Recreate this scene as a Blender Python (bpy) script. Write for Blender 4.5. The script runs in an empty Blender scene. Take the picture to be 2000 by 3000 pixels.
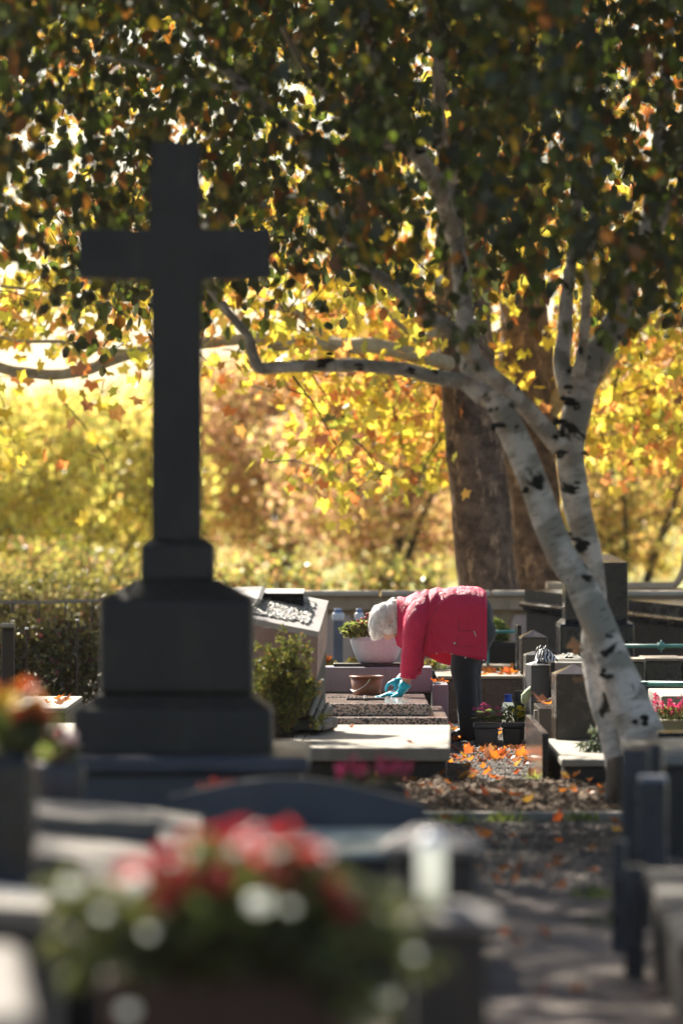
import bpy, bmesh, math, random
import numpy as np
from mathutils import Vector, Matrix, noise
random.seed(7); RNG = np.random.default_rng(7)
S = bpy.context.scene
COL = S.collection
# ---------------------------------------------------------------- camera, sky, sun, exposure
H, F = 1.5, 2000 * 200 / 24.0          # eye height; focal length in pixels of the 2000 px wide frame
cam = bpy.data.cameras.new('camera'); cam.lens = 200; cam.sensor_fit = 'HORIZONTAL'; cam.sensor_width = 24
cam.clip_start = 0.5; cam.clip_end = 1500
cam.dof.use_dof = True; cam.dof.focus_distance = 36.8; cam.dof.aperture_fstop = 2.35
co = bpy.data.objects.new('camera', cam); COL.objects.link(co)
co.location = (0, 0, H); co.rotation_euler = (math.radians(90), 0, 0)
S.camera = co
SUN_EL, SUN_AZ = math.radians(40), math.radians(-28)    # behind the scene, a little to the left
W = bpy.data.worlds.new('World'); S.world = W; W.use_nodes = True
nt = W.node_tree; nt.nodes.clear()
wo = nt.nodes.new('ShaderNodeOutputWorld'); bg = nt.nodes.new('ShaderNodeBackground')
sky = nt.nodes.new('ShaderNodeTexSky'); sky.sky_type = 'NISHITA'; sky.sun_disc = False
sky.sun_elevation = SUN_EL; sky.sun_rotation = SUN_AZ; sky.dust_density = 2.0; sky.air_density = 1.0
bg.inputs[1].default_value = 0.06
nt.links.new(sky.outputs[0], bg.inputs[0]); nt.links.new(bg.outputs[0], wo.inputs[0])
sl = bpy.data.lights.new('sun', 'SUN'); sl.energy = 5.0; sl.angle = math.radians(0.53); sl.color = (1.0, 0.92, 0.79)
so = bpy.data.objects.new('sun', sl); COL.objects.link(so)
SUND = Vector((math.sin(SUN_AZ) * math.cos(SUN_EL), math.cos(SUN_AZ) * math.cos(SUN_EL), math.sin(SUN_EL)))
so.rotation_euler = (-SUND).to_track_quat('-Z', 'Y').to_euler(); so.location = (0, 60, 40)
vs = S.view_settings; vs.view_transform = 'Standard'; vs.look = 'None'; vs.exposure = 1.8; vs.gamma = 1; vs.use_curve_mapping = False
S.cycles.max_bounces = 8; S.cycles.transparent_max_bounces = 6; S.cycles.transmission_bounces = 6
S.cycles.diffuse_bounces = 4; S.cycles.glossy_bounces = 3
S.cycles.sample_clamp_indirect = 6.0

# ---------------------------------------------------------------- helpers
def P(px, py, d):                       # the place seen at photo pixel (px, py) at distance d
    return Vector(((px - 1000) * d / F, d, H - (py - 1500) * d / F))
def GD(py): return H * F / (py - 1500)  # distance of the ground seen at row py
ORG = {}
def tag(o, label=None, cat=None, group=None, kind=None):
    if label: o['label'] = label
    if cat: o['category'] = cat
    if group: o['group'] = group
    if kind: o['kind'] = kind
    return o
def link(o, parent, org):
    COL.objects.link(o); ORG[o.name] = Vector(org)
    if parent is not None:
        o.parent = parent; o.location = Vector(org) - ORG[parent.name]
    else: o.location = org
def empty(name, loc, label, cat, group=None):
    o = bpy.data.objects.new(name, None); o.empty_display_size = 0.1
    link(o, None, loc); return tag(o, label, cat, group, 'thing')
def obj(name, V, Fc, mat, parent=None, smooth=False, uv=None, col=None, label=None, cat=None, group=None, kind=None):
    """V: list/array of world points, Fc: list of index tuples or (M,3|4) array"""
    V = np.asarray(V, dtype=np.float64).reshape(-1, 3)
    if name == 'stems': kind = 'stuff'
    org = np.array([V[:, 0].mean(), V[:, 1].mean(), V[:, 2].min()])
    me = bpy.data.meshes.new(name)
    if isinstance(Fc, np.ndarray):
        k = Fc.shape[1]; m = len(Fc)
        me.vertices.add(len(V)); me.vertices.foreach_set('co', (V - org).astype(np.float32).ravel())
        me.loops.add(m * k); me.loops.foreach_set('vertex_index', Fc.astype(np.int32).ravel())
        me.polygons.add(m); me.polygons.foreach_set('loop_start', np.arange(m, dtype=np.int32) * k)
        try: me.polygons.foreach_set('loop_total', np.full(m, k, dtype=np.int32))
        except Exception: pass
        me.update(calc_edges=True)
    else:
        me.from_pydata([tuple(v) for v in (V - org)], [], Fc); me.update()
    if col is not None:
        a = me.color_attributes.new('leaf_colour', 'FLOAT_COLOR', 'POINT')
        c = np.ones((len(V), 4), dtype=np.float32); c[:, :3] = col; a.data.foreach_set('color', c.ravel())
    if uv is not None:
        u = me.uv_layers.new(name='UVMap')
        li = np.zeros(len(me.loops), dtype=np.int32); me.loops.foreach_get('vertex_index', li)
        u.data.foreach_set('uv', np.asarray(uv, dtype=np.float32)[li].ravel())
    if smooth: me.polygons.foreach_set('use_smooth', np.ones(len(me.polygons), dtype=bool))
    me.materials.append(mat)
    o = bpy.data.objects.new(name, me); link(o, parent, org)
    return tag(o, label, cat, group, kind)

class G:
    """collects shapes in world space and links them as ONE mesh object"""
    def __init__(s): s.V = []; s.F = []; s.UV = []; s.sm = False
    def add(s, V, Fc, uv=None):
        b = len(s.V); s.V += [tuple(v) for v in V]; s.F += [tuple(i + b for i in f) for f in Fc]
        s.UV += list(uv) if uv is not None else [(0, 0)] * len(V); return s
    def bm(s, bm):
        bm.verts.index_update()
        s.add([v.co[:] for v in bm.verts], [[v.index for v in f.verts] for f in bm.faces]); bm.free(); return s
    def box(s, c, size, yaw=0, bev=0.008, taper=(1, 1), pitch=0, seg=2):
        """c: centre of the bottom face"""
        bm = bmesh.new(); bmesh.ops.create_cube(bm, size=1)
        for v in bm.verts:
            t = v.co.z + .5
            v.co = Vector((v.co.x * size[0] * (1 + (taper[0] - 1) * t), v.co.y * size[1] * (1 + (taper[1] - 1) * t), t * size[2]))
        if bev: bmesh.ops.bevel(bm, geom=bm.edges[:], offset=min(bev, min(size) * .3), segments=seg, affect='EDGES', profile=.5)
        bm.transform(Matrix.Translation(c) @ Matrix.Rotation(yaw, 4, 'Z') @ Matrix.Rotation(pitch, 4, 'X'))
        return s.bm(bm)
    def tube(s, pts, rad, n=10, cap=True, wob=0.0, sub=1):
        pts = [Vector(p) for p in pts]; rad = list(rad) if hasattr(rad, '__len__') else [rad] * len(pts)
        if sub > 1:
            pp, rr = [], []
            for i in range(len(pts) - 1):
                p0 = pts[max(i - 1, 0)]; p1 = pts[i]; p2 = pts[i + 1]; p3 = pts[min(i + 2, len(pts) - 1)]
                for k in range(sub):
                    t = k / sub
                    pp.append(0.5 * ((2 * p1) + (p2 - p0) * t + (2 * p0 - 5 * p1 + 4 * p2 - p3) * t * t + (3 * p1 - p0 - 3 * p2 + p3) * t ** 3))
                    rr.append(rad[i] * (1 - t) + rad[i + 1] * t)
            pp.append(pts[-1]); rr.append(rad[-1]); pts, rad = pp, rr
        V, UV, Fc = [], [], []; L = 0; x = None
        for i, p in enumerate(pts):
            t = (pts[min(i + 1, len(pts) - 1)] - pts[max(i - 1, 0)]).normalized()
            if x is None: x = t.orthogonal().normalized()
            x = (x - t * x.dot(t)).normalized(); y = t.cross(x)
            if i: L += (p - pts[i - 1]).length
            for j in range(n):
                a = 2 * math.pi * j / n; q = x * math.cos(a) + y * math.sin(a)
                r = rad[i]
                if wob: r *= 1 + wob * noise.noise(Vector((p.x * 3 + q.x * 1.3, p.y * 3 + q.y * 1.3, p.z * 3 + q.z * 1.3)))
                V.append(p + q * r); UV.append((j / n, L))
        for i in range(len(pts) - 1):
            for j in range(n):
                k = (j + 1) % n; Fc.append((i * n + j, i * n + k, (i + 1) * n + k, (i + 1) * n + j))
        if cap: Fc.append(tuple(range(n - 1, -1, -1))); Fc.append(tuple((len(pts) - 1) * n + j for j in range(n)))
        return s.add(V, Fc, UV)
    def lathe(s, c, prof, n=24, sx=1, sy=1, yaw=0, sq=0):
        """prof: (radius, z) from bottom to top; sq>0 squares the section off"""
        V, Fc = [], []; c = Vector(c)
        for r, z in prof:
            for j in range(n):
                a = 2 * math.pi * j / n; ca, sa = math.cos(a), math.sin(a)
                if sq:
                    e = 1 - sq; ca = math.copysign(abs(ca) ** e, ca); sa = math.copysign(abs(sa) ** e, sa)
                x, y = r * ca * sx, r * sa * sy
                V.append(c + Vector((x * math.cos(yaw) - y * math.sin(yaw), x * math.sin(yaw) + y * math.cos(yaw), z)))
        for i in range(len(prof) - 1):
            for j in range(n):
                k = (j + 1) % n; Fc.append((i * n + j, i * n + k, (i + 1) * n + k, (i + 1) * n + j))
        Fc.append(tuple(range(n - 1, -1, -1))); Fc.append(tuple((len(prof) - 1) * n + j for j in range(n)))
        return s.add(V, Fc)
    def prism(s, prof, a, b, up=Vector((0, 0, 1))):
        """prof: closed outline of (side, height) swept from point a to point b; side is to the left of a->b"""
        a, b = Vector(a), Vector(b); t = (b - a).normalized(); sd = up.cross(t).normalized()
        n = len(prof); V = [q + sd * x + up * z for q in (a, b) for x, z in prof]
        Fc = [(j, (j + 1) % n, n + (j + 1) % n, n + j) for j in range(n)] + [tuple(range(n - 1, -1, -1)), tuple(range(n, 2 * n))]
        return s.add(V, Fc)
    def plate(s, outline, d0, d1):
        """outline in world (x, z), given depth from y=d0 to d1"""
        n = len(outline); V = [(x, d, z) for d in (d0, d1) for x, z in outline]
        Fc = [(j, (j + 1) % n, n + (j + 1) % n, n + j) for j in range(n)] + [tuple(range(n - 1, -1, -1)), tuple(range(n, 2 * n))]
        return s.add(V, Fc)
    def build(s, name, mat, parent=None, smooth=False, uv=False, **k):
        o = obj(name, s.V, s.F, mat, parent, smooth, s.UV if uv else None, **k)
        bm = bmesh.new(); bm.from_mesh(o.data); bmesh.ops.recalc_face_normals(bm, faces=bm.faces); bm.to_mesh(o.data); bm.free()
        return o

# ---------------------------------------------------------------- materials
class M:
    def __init__(s, name):
        s.m = bpy.data.materials.new(name); s.m.use_nodes = True; s.t = s.m.node_tree
        s.b = s.t.nodes['Principled BSDF']; s.out = s.t.nodes['Material Output']
        s.tc = s.n('ShaderNodeTexCoord')
    def n(s, t, **k):
        q = s.t.nodes.new(t)
        for a, v in k.items():
            if a in ('inp',):
                for i, x in v.items(): q.inputs[i].default_value = x
            else: setattr(q, a, v)
        return q
    def l(s, a, b): s.t.links.new(a, b)
    def noise(s, scale, detail=4, co='Object', rough=.6, stretch=None, dist=0):
        q = s.n('ShaderNodeTexNoise', inp={'Scale': scale, 'Detail': detail, 'Roughness': rough, 'Distortion': dist})
        src = s.tc.outputs[co]
        if stretch:
            mp = s.n('ShaderNodeMapping'); mp.inputs['Scale'].default_value = stretch; s.l(src, mp.inputs[0]); src = mp.outputs[0]
        s.l(src, q.inputs['Vector']); return q.outputs['Fac']
    def ramp(s, src, stops):
        q = s.n('ShaderNodeValToRGB'); e = q.color_ramp.elements
        while len(e) < len(stops): e.new(0.5)
        for x, (p, c) in zip(e, stops): x.position = p; x.color = (*c, 1) if len(c) == 3 else c
        s.l(src, q.inputs[0]); return q.outputs[0]
    def mix(s, f, a, b, mode='MIX'):
        q = s.n('ShaderNodeMix', data_type='RGBA', blend_type=mode)
        for sock, v in ((q.inputs[0], f), (q.inputs[6], a), (q.inputs[7], b)):
            if isinstance(v, bpy.types.NodeSocket): s.l(v, sock)
            elif isinstance(v, (tuple, list)): sock.default_value = (*v, 1)
            else: sock.default_value = v
        return q.outputs[2]
    def bump(s, h, strength=.3, dist=.01):
        q = s.n('ShaderNodeBump', inp={'Strength': strength, 'Distance': dist}); s.l(h, q.inputs['Height'])
        s.l(q.outputs[0], s.b.inputs['Normal']); return s
    def col(s, c):
        if isinstance(c, tuple): s.b.inputs['Base Color'].default_value = (*c, 1)
        else: s.l(c, s.b.inputs['Base Color'])
        return s
    def set(s, rough=.6, spec=None, metal=0, **k):
        s.b.inputs['Roughness'].default_value = rough; s.b.inputs['Metallic'].default_value = metal
        if spec is not None: s.b.inputs['Specular IOR Level'].default_value = spec
        for a, v in k.items(): s.b.inputs[a].default_value = v
        return s
def g3(v, t=(1, 1, 1)): return (v * t[0], v * t[1], v * t[2])
def stone(name, lo, hi, scale=3, grain=120, rough=.7, bump=.25, stain=(.03, .03, .02), st=.35, spec=.4):
    m = M(name); a = m.noise(scale, 6); b = m.noise(grain, 2)
    c = m.mix(m.ramp(a, [(.3, (0, 0, 0)), (.7, (1, 1, 1))]), lo, hi)
    c = m.mix(.5, c, m.mix(b, g3(.45), g3(1.0)), 'MULTIPLY') if grain else c
    sn = m.noise(scale * 2.3, 8, rough=.75, stretch=(1, 1, .35))
    sf = m.ramp(sn, [(.52, (0, 0, 0)), (.72, (st, st, st))])
    m.col(m.mix(sf, c, stain)); m.set(rough, spec)
    rr = m.ramp(m.noise(scale * 4, 5), [(.3, g3(max(rough - .12, .04))), (.7, g3(min(rough + .15, 1)))]); m.l(rr, m.b.inputs['Roughness'])
    m.bump(m.noise(grain * .6 if grain else 40, 4), bump, .004); return m.m
def plain(name, c, rough=.5, var=.25, scale=12, **k):
    m = M(name); m.col(m.mix(m.noise(scale, 4), g3(1 - var, c), g3(1 + var, c))); m.set(rough, **k)
    m.bump(m.noise(scale * 6, 3), .15, .002); return m.m
def speckled(name, base, dark, pink, scale=110, rough=.25):
    m = M(name); v = m.n('ShaderNodeTexVoronoi', inp={'Scale': scale}); m.l(m.tc.outputs['Object'], v.inputs[0])
    sep = m.n('ShaderNodeSeparateColor'); m.l(v.outputs['Color'], sep.inputs[0])
    m.col(m.ramp(sep.outputs[0], [(.0, dark), (.38, dark), (.42, base), (.7, base), (.75, pink)])); m.set(rough, .5)
    m.t.nodes[-1]; m.bump(m.noise(scale, 3), .1, .002); return m.m
def leafmat(name, trans=.5, rough=.45, tint=(1, 1, 1)):
    m = M(name); t = m.t; t.nodes.remove(m.b)
    at = m.n('ShaderNodeAttribute', attribute_name='leaf_colour')
    c = m.mix(m.noise(60, 3), at.outputs['Color'], m.mix(.35, at.outputs['Color'], (.25, .12, .03)))
    d = m.n('ShaderNodeBsdfDiffuse'); tr = m.n('ShaderNodeBsdfTranslucent'); gl = m.n('ShaderNodeBsdfGlossy', inp={'Roughness': rough, 'Color': (1, 1, 1, 1)})
    ct = m.mix(1.0, c, (tint[0], tint[1], tint[2]), 'MULTIPLY')
    m.l(c, d.inputs[0]); m.l(ct, tr.inputs[0])
    a = m.n('ShaderNodeMixShader', inp={0: trans}); m.l(d.outputs[0], a.inputs[1]); m.l(tr.outputs[0], a.inputs[2])
    b = m.n('ShaderNodeMixShader', inp={0: .03}); m.l(a.outputs[0], b.inputs[1]); m.l(gl.outputs[0], b.inputs[2])
    m.l(b.outputs[0], m.out.inputs[0]); return m.m
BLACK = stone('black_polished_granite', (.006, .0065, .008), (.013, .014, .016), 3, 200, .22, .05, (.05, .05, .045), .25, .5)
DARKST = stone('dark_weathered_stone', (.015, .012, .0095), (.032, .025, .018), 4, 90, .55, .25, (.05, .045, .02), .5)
GREY = stone('grey_granite', (.15, .155, .175), (.25, .26, .295), 3, 140, .6, .2, (.06, .06, .05), .45)
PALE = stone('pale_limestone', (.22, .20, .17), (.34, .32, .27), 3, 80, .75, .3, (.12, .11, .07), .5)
PALESH = stone('shaded_beige_stone', (.10, .085, .07), (.19, .165, .135), 3, 80, .75, .3, (.05, .045, .03), .5)  # darker beige copy of the pale stone, shade put into its colour
BLUEST = stone('blue_grey_slab', (.030, .034, .044), (.062, .068, .082), 3, 120, .42, .15, (.03, .03, .03), .4)
BROWNST = stone('brown_polished_stone', (.035, .024, .017), (.065, .045, .03), 4, 120, .2, .06, (.02, .016, .01), .4, .5)
SPECK = speckled('speckled_granite', (.42, .36, .32), (.05, .045, .045), (.52, .37, .31), 110, .12)
PINKST = stone('pink_granite', (.30, .18, .15), (.45, .30, .26), 5, 120, .5, .15)
BRONZE = plain('dark_bronze', (.05, .045, .05), .35, metal=.7)
IRON = plain('black_iron', (.02, .02, .02), .5, metal=.3)
VERD = plain('verdigris_pipe', (.09, .30, .25), .45, .35, 20)
WHITE = plain('white_plastic', (.8, .8, .8), .4, .05)
LEAF = leafmat('leaf'); LEAFB = leafmat('backlit_leaf', .6, .28)
# ---------------------------------------------------------------- ground
def ground_mat(name, a, b, scale, grain, bump, leafy=False):
    m = M(name); c = m.mix(m.ramp(m.noise(scale, 6), [(.35, (0, 0, 0)), (.65, (1, 1, 1))]), a, b)
    v = m.n('ShaderNodeTexVoronoi', inp={'Scale': grain}); m.l(m.tc.outputs['Object'], v.inputs[0])
    sp = m.n('ShaderNodeSeparateColor'); m.l(v.outputs['Color'], sp.inputs[0])
    c = m.mix(.7, c, m.ramp(sp.outputs[0], [(0, g3(.35)), (1, g3(1.15))]), 'MULTIPLY')
    m.col(c).set(.85, .3).bump(v.outputs['Distance'], bump, .01); return m.m
MG = ground_mat('earth', (.10, .085, .06), (.16, .14, .10), 1.5, 60, .5)
MP = ground_mat('gravel', (.11, .085, .070), (.20, .160, .135), 2.0, 90, .9)
MS = ground_mat('turned_soil', (.06, .034, .015), (.15, .09, .045), 8, 60, .9)
ML = ground_mat('lawn_green', (.20, .22, .05), (.36, .34, .09), .6, 40, .6)
def sheet(name, x0, x1, y0, y1, z, mat, nx=1, ny=1, f=None, kind='structure'):
    xs = np.linspace(x0, x1, nx + 1); ys = np.linspace(y0, y1, ny + 1)
    V = [(x, y, z + (f(x, y) if f else 0)) for y in ys for x in xs]
    Fc = [(j * (nx + 1) + i, j * (nx + 1) + i + 1, (j + 1) * (nx + 1) + i + 1, (j + 1) * (nx + 1) + i) for j in range(ny) for i in range(nx)]
    return obj(name, V, Fc, mat, smooth=bool(f), kind=kind)
sheet('ground', -400, 400, -20, 1200, 0, MG)
def pf(x, y): return .004 + .018 * max(0, noise.noise((x * 1.7, y * 1.1, 0))) + .012 * max(0, noise.noise((x * 6, y * 5, 3)))
sheet('path', -1.2, 1.9, 10, 46, .003, MP, 80, 500, pf)
sheet('lawn', -60, 60, 66, 400, .02, ML)
def soilf(x, y):
    e = max(0, min(1, (y - 27.75) / .35)) * max(0, min(1, (31.1 - y) / .6))
    n = noise.noise((x * 7, y * 4, 0)) * .55 + noise.noise((x * 22, y * 18, 5)) * .22 + noise.noise((x * 55, y * 40, 5)) * .14 + noise.noise((x * 3, y * 2, 9)) * .3
    return e * (.03 + .075 * max(-.25, n) + .02)
sheet('soil_bed', .05, 1.5, 27.7, 31.2, .004, MS, 110, 200, soilf)
# pebbles of the path: uncountable
def pebbles(name, fn, n, smin, smax, mat, parent=None, flat=.7):
    base = np.array([(1, 0, 0), (-1, 0, 0), (0, 1, 0), (0, -1, 0), (0, 0, 1), (0, 0, -1)], float)
    fc = np.array([(0, 2, 4), (2, 1, 4), (1, 3, 4), (3, 0, 4), (2, 0, 5), (1, 2, 5), (3, 1, 5), (0, 3, 5)])
    C = fn(n); s = RNG.uniform(smin, smax, n)
    sc = RNG.uniform(.6, 1.2, (n, 1, 3)); sc[:, :, 2] *= flat
    V = base[None] * sc * s[:, None, None]; a = RNG.uniform(0, 6.28, n); ca, sa = np.cos(a)[:, None], np.sin(a)[:, None]
    X = V[:, :, 0] * ca - V[:, :, 1] * sa; Y = V[:, :, 0] * sa + V[:, :, 1] * ca; Z = V[:, :, 2] + .35 * V[:, :, 0]
    V = np.stack([X, Y, Z], 2) + C[:, None, :]
    Fa = (fc[None] + (np.arange(n) * 6)[:, None, None]).reshape(-1, 3)
    t = RNG.uniform(.55, 1.35, (n, 1)) * np.array([[.115, .10, .088]])
    return obj(name, V.reshape(-1, 3), Fa, mat, parent, col=np.repeat(t, 6, 0), kind='stuff')
PEB = M('pebble'); _a = PEB.n('ShaderNodeAttribute', attribute_name='leaf_colour'); PEB.col(_a.outputs['Color']).set(.8, .25); PEB = PEB.m
def peb_path(n):
    y = 22 + 20 * RNG.random(n) ** .9; x = RNG.uniform(-.15, 1.5, n)
    k = (y > 27.7) & (y < 31.1); y[k] = y[k] + 3.6
    return np.stack([x, y, np.array([.006 + pf(a, b) for a, b in zip(x, y)])], 1)
_o = pebbles('loose_gravel', peb_path, 30000, .006, .015, PEB)
_o['label'] = 'loose grey and brown gravel covering the path'; _o['category'] = 'gravel'
def peb_soil(n):
    y = RNG.uniform(27.9, 31.0, n); x = RNG.uniform(.1, 1.45, n)
    return np.stack([x, y, np.array([.004 + soilf(a, b) for a, b in zip(x, y)])], 1)
_o = pebbles('soil_crumbs', peb_soil, 7000, .004, .016, MS); _o['label'] = 'dark crumbs and clods on the turned soil'; _o['category'] = 'soil'
# edging kerb between the soil and the near path
k = G(); k.box((.85, 27.5, 0), (1.5, .10, .05), 0, .012); k.build('kerb', PALE, kind='structure')

# ---------------------------------------------------------------- leaves
def unit(a): return a / np.maximum(np.linalg.norm(a, axis=-1, keepdims=True), 1e-9)
BIRCH_T = (np.array([(0, 0, 0), (.32, .36, .06), (.75, .26, .05), (1, 0, 0), (.75, -.26, .05), (.32, -.36, .06)], float), np.array([(0, 2, 1), (0, 3, 2), (0, 4, 3), (0, 5, 4)]))
SIMPLE_T = (np.array([(0, 0, 0), (.45, .34, .07), (1, 0, 0), (.45, -.34, .07)], float), np.array([(0, 2, 1), (0, 3, 2)]))
def _star():
    pts = [(.0, 0, 0)]; r = [(.16, -150), (.50, -120), (.40, -92), (.62, -60), (.46, -34), (.76, -4), (.44, 26), (.64, 52), (.38, 88), (.48, 114), (.14, 152)]
    for q, a in r: pts.append((.28 + q * math.cos(math.radians(a)), q * math.sin(math.radians(a)), .10 * (q - .3)))
    pts[0] = (.3, 0, -.02)
    return np.array(pts, float), np.array([(0, i, i + 1) for i in range(1, 11)])
PLANE_T = _star()
def frames(n, axis, jit):
    a = unit(np.asarray(axis, float) + RNG.normal(0, jit, (n, 3))); r = unit(RNG.normal(0, 1, (n, 3)))
    nn = unit(np.cross(a, r)); return a, np.cross(nn, a), nn
def colours(n, pal, var=.22):
    w = np.array([p[0] for p in pal], float); w /= w.sum(); c = np.array([p[1] for p in pal], float)
    i = RNG.choice(len(pal), n, p=w); return np.clip(c[i] * (1 + RNG.normal(0, var, (n, 1))), .003, .95)
def leaves(name, Pts, size, pal, T, mat, parent=None, axis=(0, 0, -1), jit=.6, kind='stuff', fr=None, col=None, **k):
    n = len(Pts); V0, F0 = T; a, b, c = fr if fr else frames(n, axis, jit)
    s = (np.asarray(size) if hasattr(size, '__len__') else RNG.uniform(.65, 1.2, n) * size)[:, None, None]
    V = Pts[:, None, :] + s * (V0[None, :, 0:1] * a[:, None] + V0[None, :, 1:2] * b[:, None] + V0[None, :, 2:3] * c[:, None])
    Fa = (F0[None] + (np.arange(n) * len(V0))[:, None, None]).reshape(-1, 3)
    if T is PLANE_T: b = b * RNG.uniform(.45, 1.1, (n, 1)); c = c * RNG.normal(1, 4.5, (n, 1))
    cc = colours(n, pal) if col is None else col
    return obj(name, V.reshape(-1, 3), Fa, mat, parent, col=np.repeat(cc, len(V0), 0), kind=kind, **k)
LEAFMESH = {}
def leaf_parts(Pts, size, pal, T, mat, parent, key, fr, name='leaf'):
    """each leaf an object of its own; alike leaves share a mesh"""
    if key not in LEAFMESH:
        L = []
        for w, c in pal:
            for q in (.8, 1.15):
                me = bpy.data.meshes.new('leaf'); V0, F0 = T
                me.from_pydata([tuple(v) for v in V0], [], [tuple(int(i) for i in f) for f in F0])
                at = me.color_attributes.new('leaf_colour', 'FLOAT_COLOR', 'POINT')
                for i in range(len(V0)): at.data[i].color = (c[0] * q, c[1] * q, c[2] * q, 1)
                me.materials.append(mat); L.append((w, me))
        LEAFMESH[key] = L
    L = LEAFMESH[key]; w = [x[0] for x in L]; po = ORG[parent.name]; a, b, c = fr
    for i in range(len(Pts)):
        o = bpy.data.objects.new(name, random.choices(L, w)[0][1]); COL.objects.link(o); o.parent = parent
        s = size[i] if hasattr(size, '__len__') else size * random.uniform(.65, 1.2)
        A, B, C = a[i] * s, b[i] * s * (random.uniform(.45, 1.05) if T is PLANE_T else 1), c[i] * s * (random.uniform(-4, 5) if T is PLANE_T else 1); q = Vector(Pts[i]) - po
        o.matrix_local = Matrix(((A[0], B[0], C[0], q.x), (A[1], B[1], C[1], q.y), (A[2], B[2], C[2], q.z), (0, 0, 0, 1)))
def px_of(Q): return 1000 + F * Q[:, 0] / Q[:, 1], 1500 - F * (Q[:, 2] - H) / Q[:, 1]
def nz(Q, s, o=0): return np.array([noise.noise((q[0] * s, q[1] * s, q[2] * s + o)) for q in Q])
def inframe(Q, m=20):
    x, y = px_of(Q); return (x > -m) & (x < 2000 + m) & (y > -m) & (y < 3000)
def add_foliage(tree, Pts, size, pal, T, mat, key, jit=.6, nparts=300, cheap=None, crown='crown', axis=(0, 0, -1)):
    n = len(Pts); fr = frames(n, axis, jit); sz = RNG.uniform(.65, 1.25, n) * size
    vis = np.where(inframe(Pts))[0]; vis = vis[np.argsort(-(sz[vis] / Pts[vis, 1]))][:nparts]
    m = np.zeros(n, bool); m[vis] = True
    leaf_parts(Pts[m], sz[m], pal, T, mat, tree, key, tuple(f[m] for f in fr))
    r = ~m; inn = inframe(Pts, 150) & r; out = r & ~inn
    V1 = leaves(crown, Pts[inn], sz[inn], pal, T, mat, tree, fr=tuple(f[inn] for f in fr))
    if out.sum(): leaves(crown + '_outer', Pts[out], sz[out] * 1.15, pal, cheap or SIMPLE_T, mat, tree, fr=tuple(f[out] for f in fr))

# ---------------------------------------------------------------- bark
def birch_bark():
    m = M('birch_bark'); uv = m.tc.outputs['UV']
    mp = m.n('ShaderNodeMapping'); mp.inputs['Scale'].default_value = (1.2, 5.5, 1); m.l(uv, mp.inputs[0])
    bn = m.n('ShaderNodeTexNoise', inp={'Scale': 1.0, 'Detail': 3}); m.l(mp.outputs[0], bn.inputs[0])
    big = m.noise(9, 6, rough=.7)
    c = m.mix(m.ramp(bn.outputs[0], [(.44, (0, 0, 0)), (.52, (1, 1, 1))]), (.70, .64, .58), (.34, .32, .275))
    c = m.mix(m.ramp(big, [(.46, (0, 0, 0)), (.62, (.6, .6, .6))]), c, (.34, .26, .20))
    mp2 = m.n('ShaderNodeMapping'); mp2.inputs['Scale'].default_value = (5, 60, 1); m.l(uv, mp2.inputs[0])
    ln = m.n('ShaderNodeTexNoise', inp={'Scale': 1.0, 'Detail': 2}); m.l(mp2.outputs[0], ln.inputs[0])
    c = m.mix(m.ramp(ln.outputs[0], [(.62, (0, 0, 0)), (.68, (.7, .7, .7))]), c, (.06, .05, .04))
    sp = m.noise(7, 4, rough=.55, dist=.6)
    c = m.mix(m.ramp(sp, [(.61, (0, 0, 0)), (.66, (1, 1, 1))]), c, (.018, .018, .013))
    m.col(c).set(.7, .3).bump(sp, -.6, .02); return m.m
def plane_bark():
    m = M('plane_bark'); a = m.noise(5, 8, rough=.75); b = m.noise(11, 7, rough=.75, stretch=(1, 1, .35))
    c = m.mix(m.ramp(a, [(.40, (0, 0, 0)), (.58, (1, 1, 1))]), (.050, .034, .026), (.19, .135, .10))
    c = m.mix(m.ramp(b, [(.56, (0, 0, 0)), (.61, (.9, .9, .9))]), c, (.40, .28, .18))
    m.col(c).set(.85, .25).bump(m.mix(.5, a, b), 1.0, .05); return m.m
def limb_bark():
    m = M('pale_limb_bark'); a = m.noise(6, 6, rough=.7)
    c = m.mix(m.ramp(a, [(.35, (0, 0, 0)), (.65, (1, 1, 1))]), (.24, .20, .12), (.50, .44, .29))
    m.col(c).set(.75, .3).bump(a, .4, .02); return m.m
BB, PB, LB = birch_bark(), plane_bark(), limb_bark()
KNOT = plain('black_bark_scar', (.02, .018, .014), .9, .4)
TWIG = plain('dark_twig', (.035, .024, .018), .8, .3)

def c6(u, v): return 1000 + u / 1.568, 700 + v / 1.568
def c2(u, v): return 1400 + u / 2.6133, 1600 + v / 2.6133
def stem(g, pts, d, ks=1, n=14, wob=.10, sub=4):
    """pts: (px, py, width px[, extra distance])"""
    L = []; R = []
    for q in pts:
        dd = d + (q[3] if len(q) > 3 else 0); L.append(P(q[0], q[1], dd)); R.append(max(q[2] * dd / F / 2, .002))
    g.tube(L, R, n, True, wob, sub); return L, R

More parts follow.
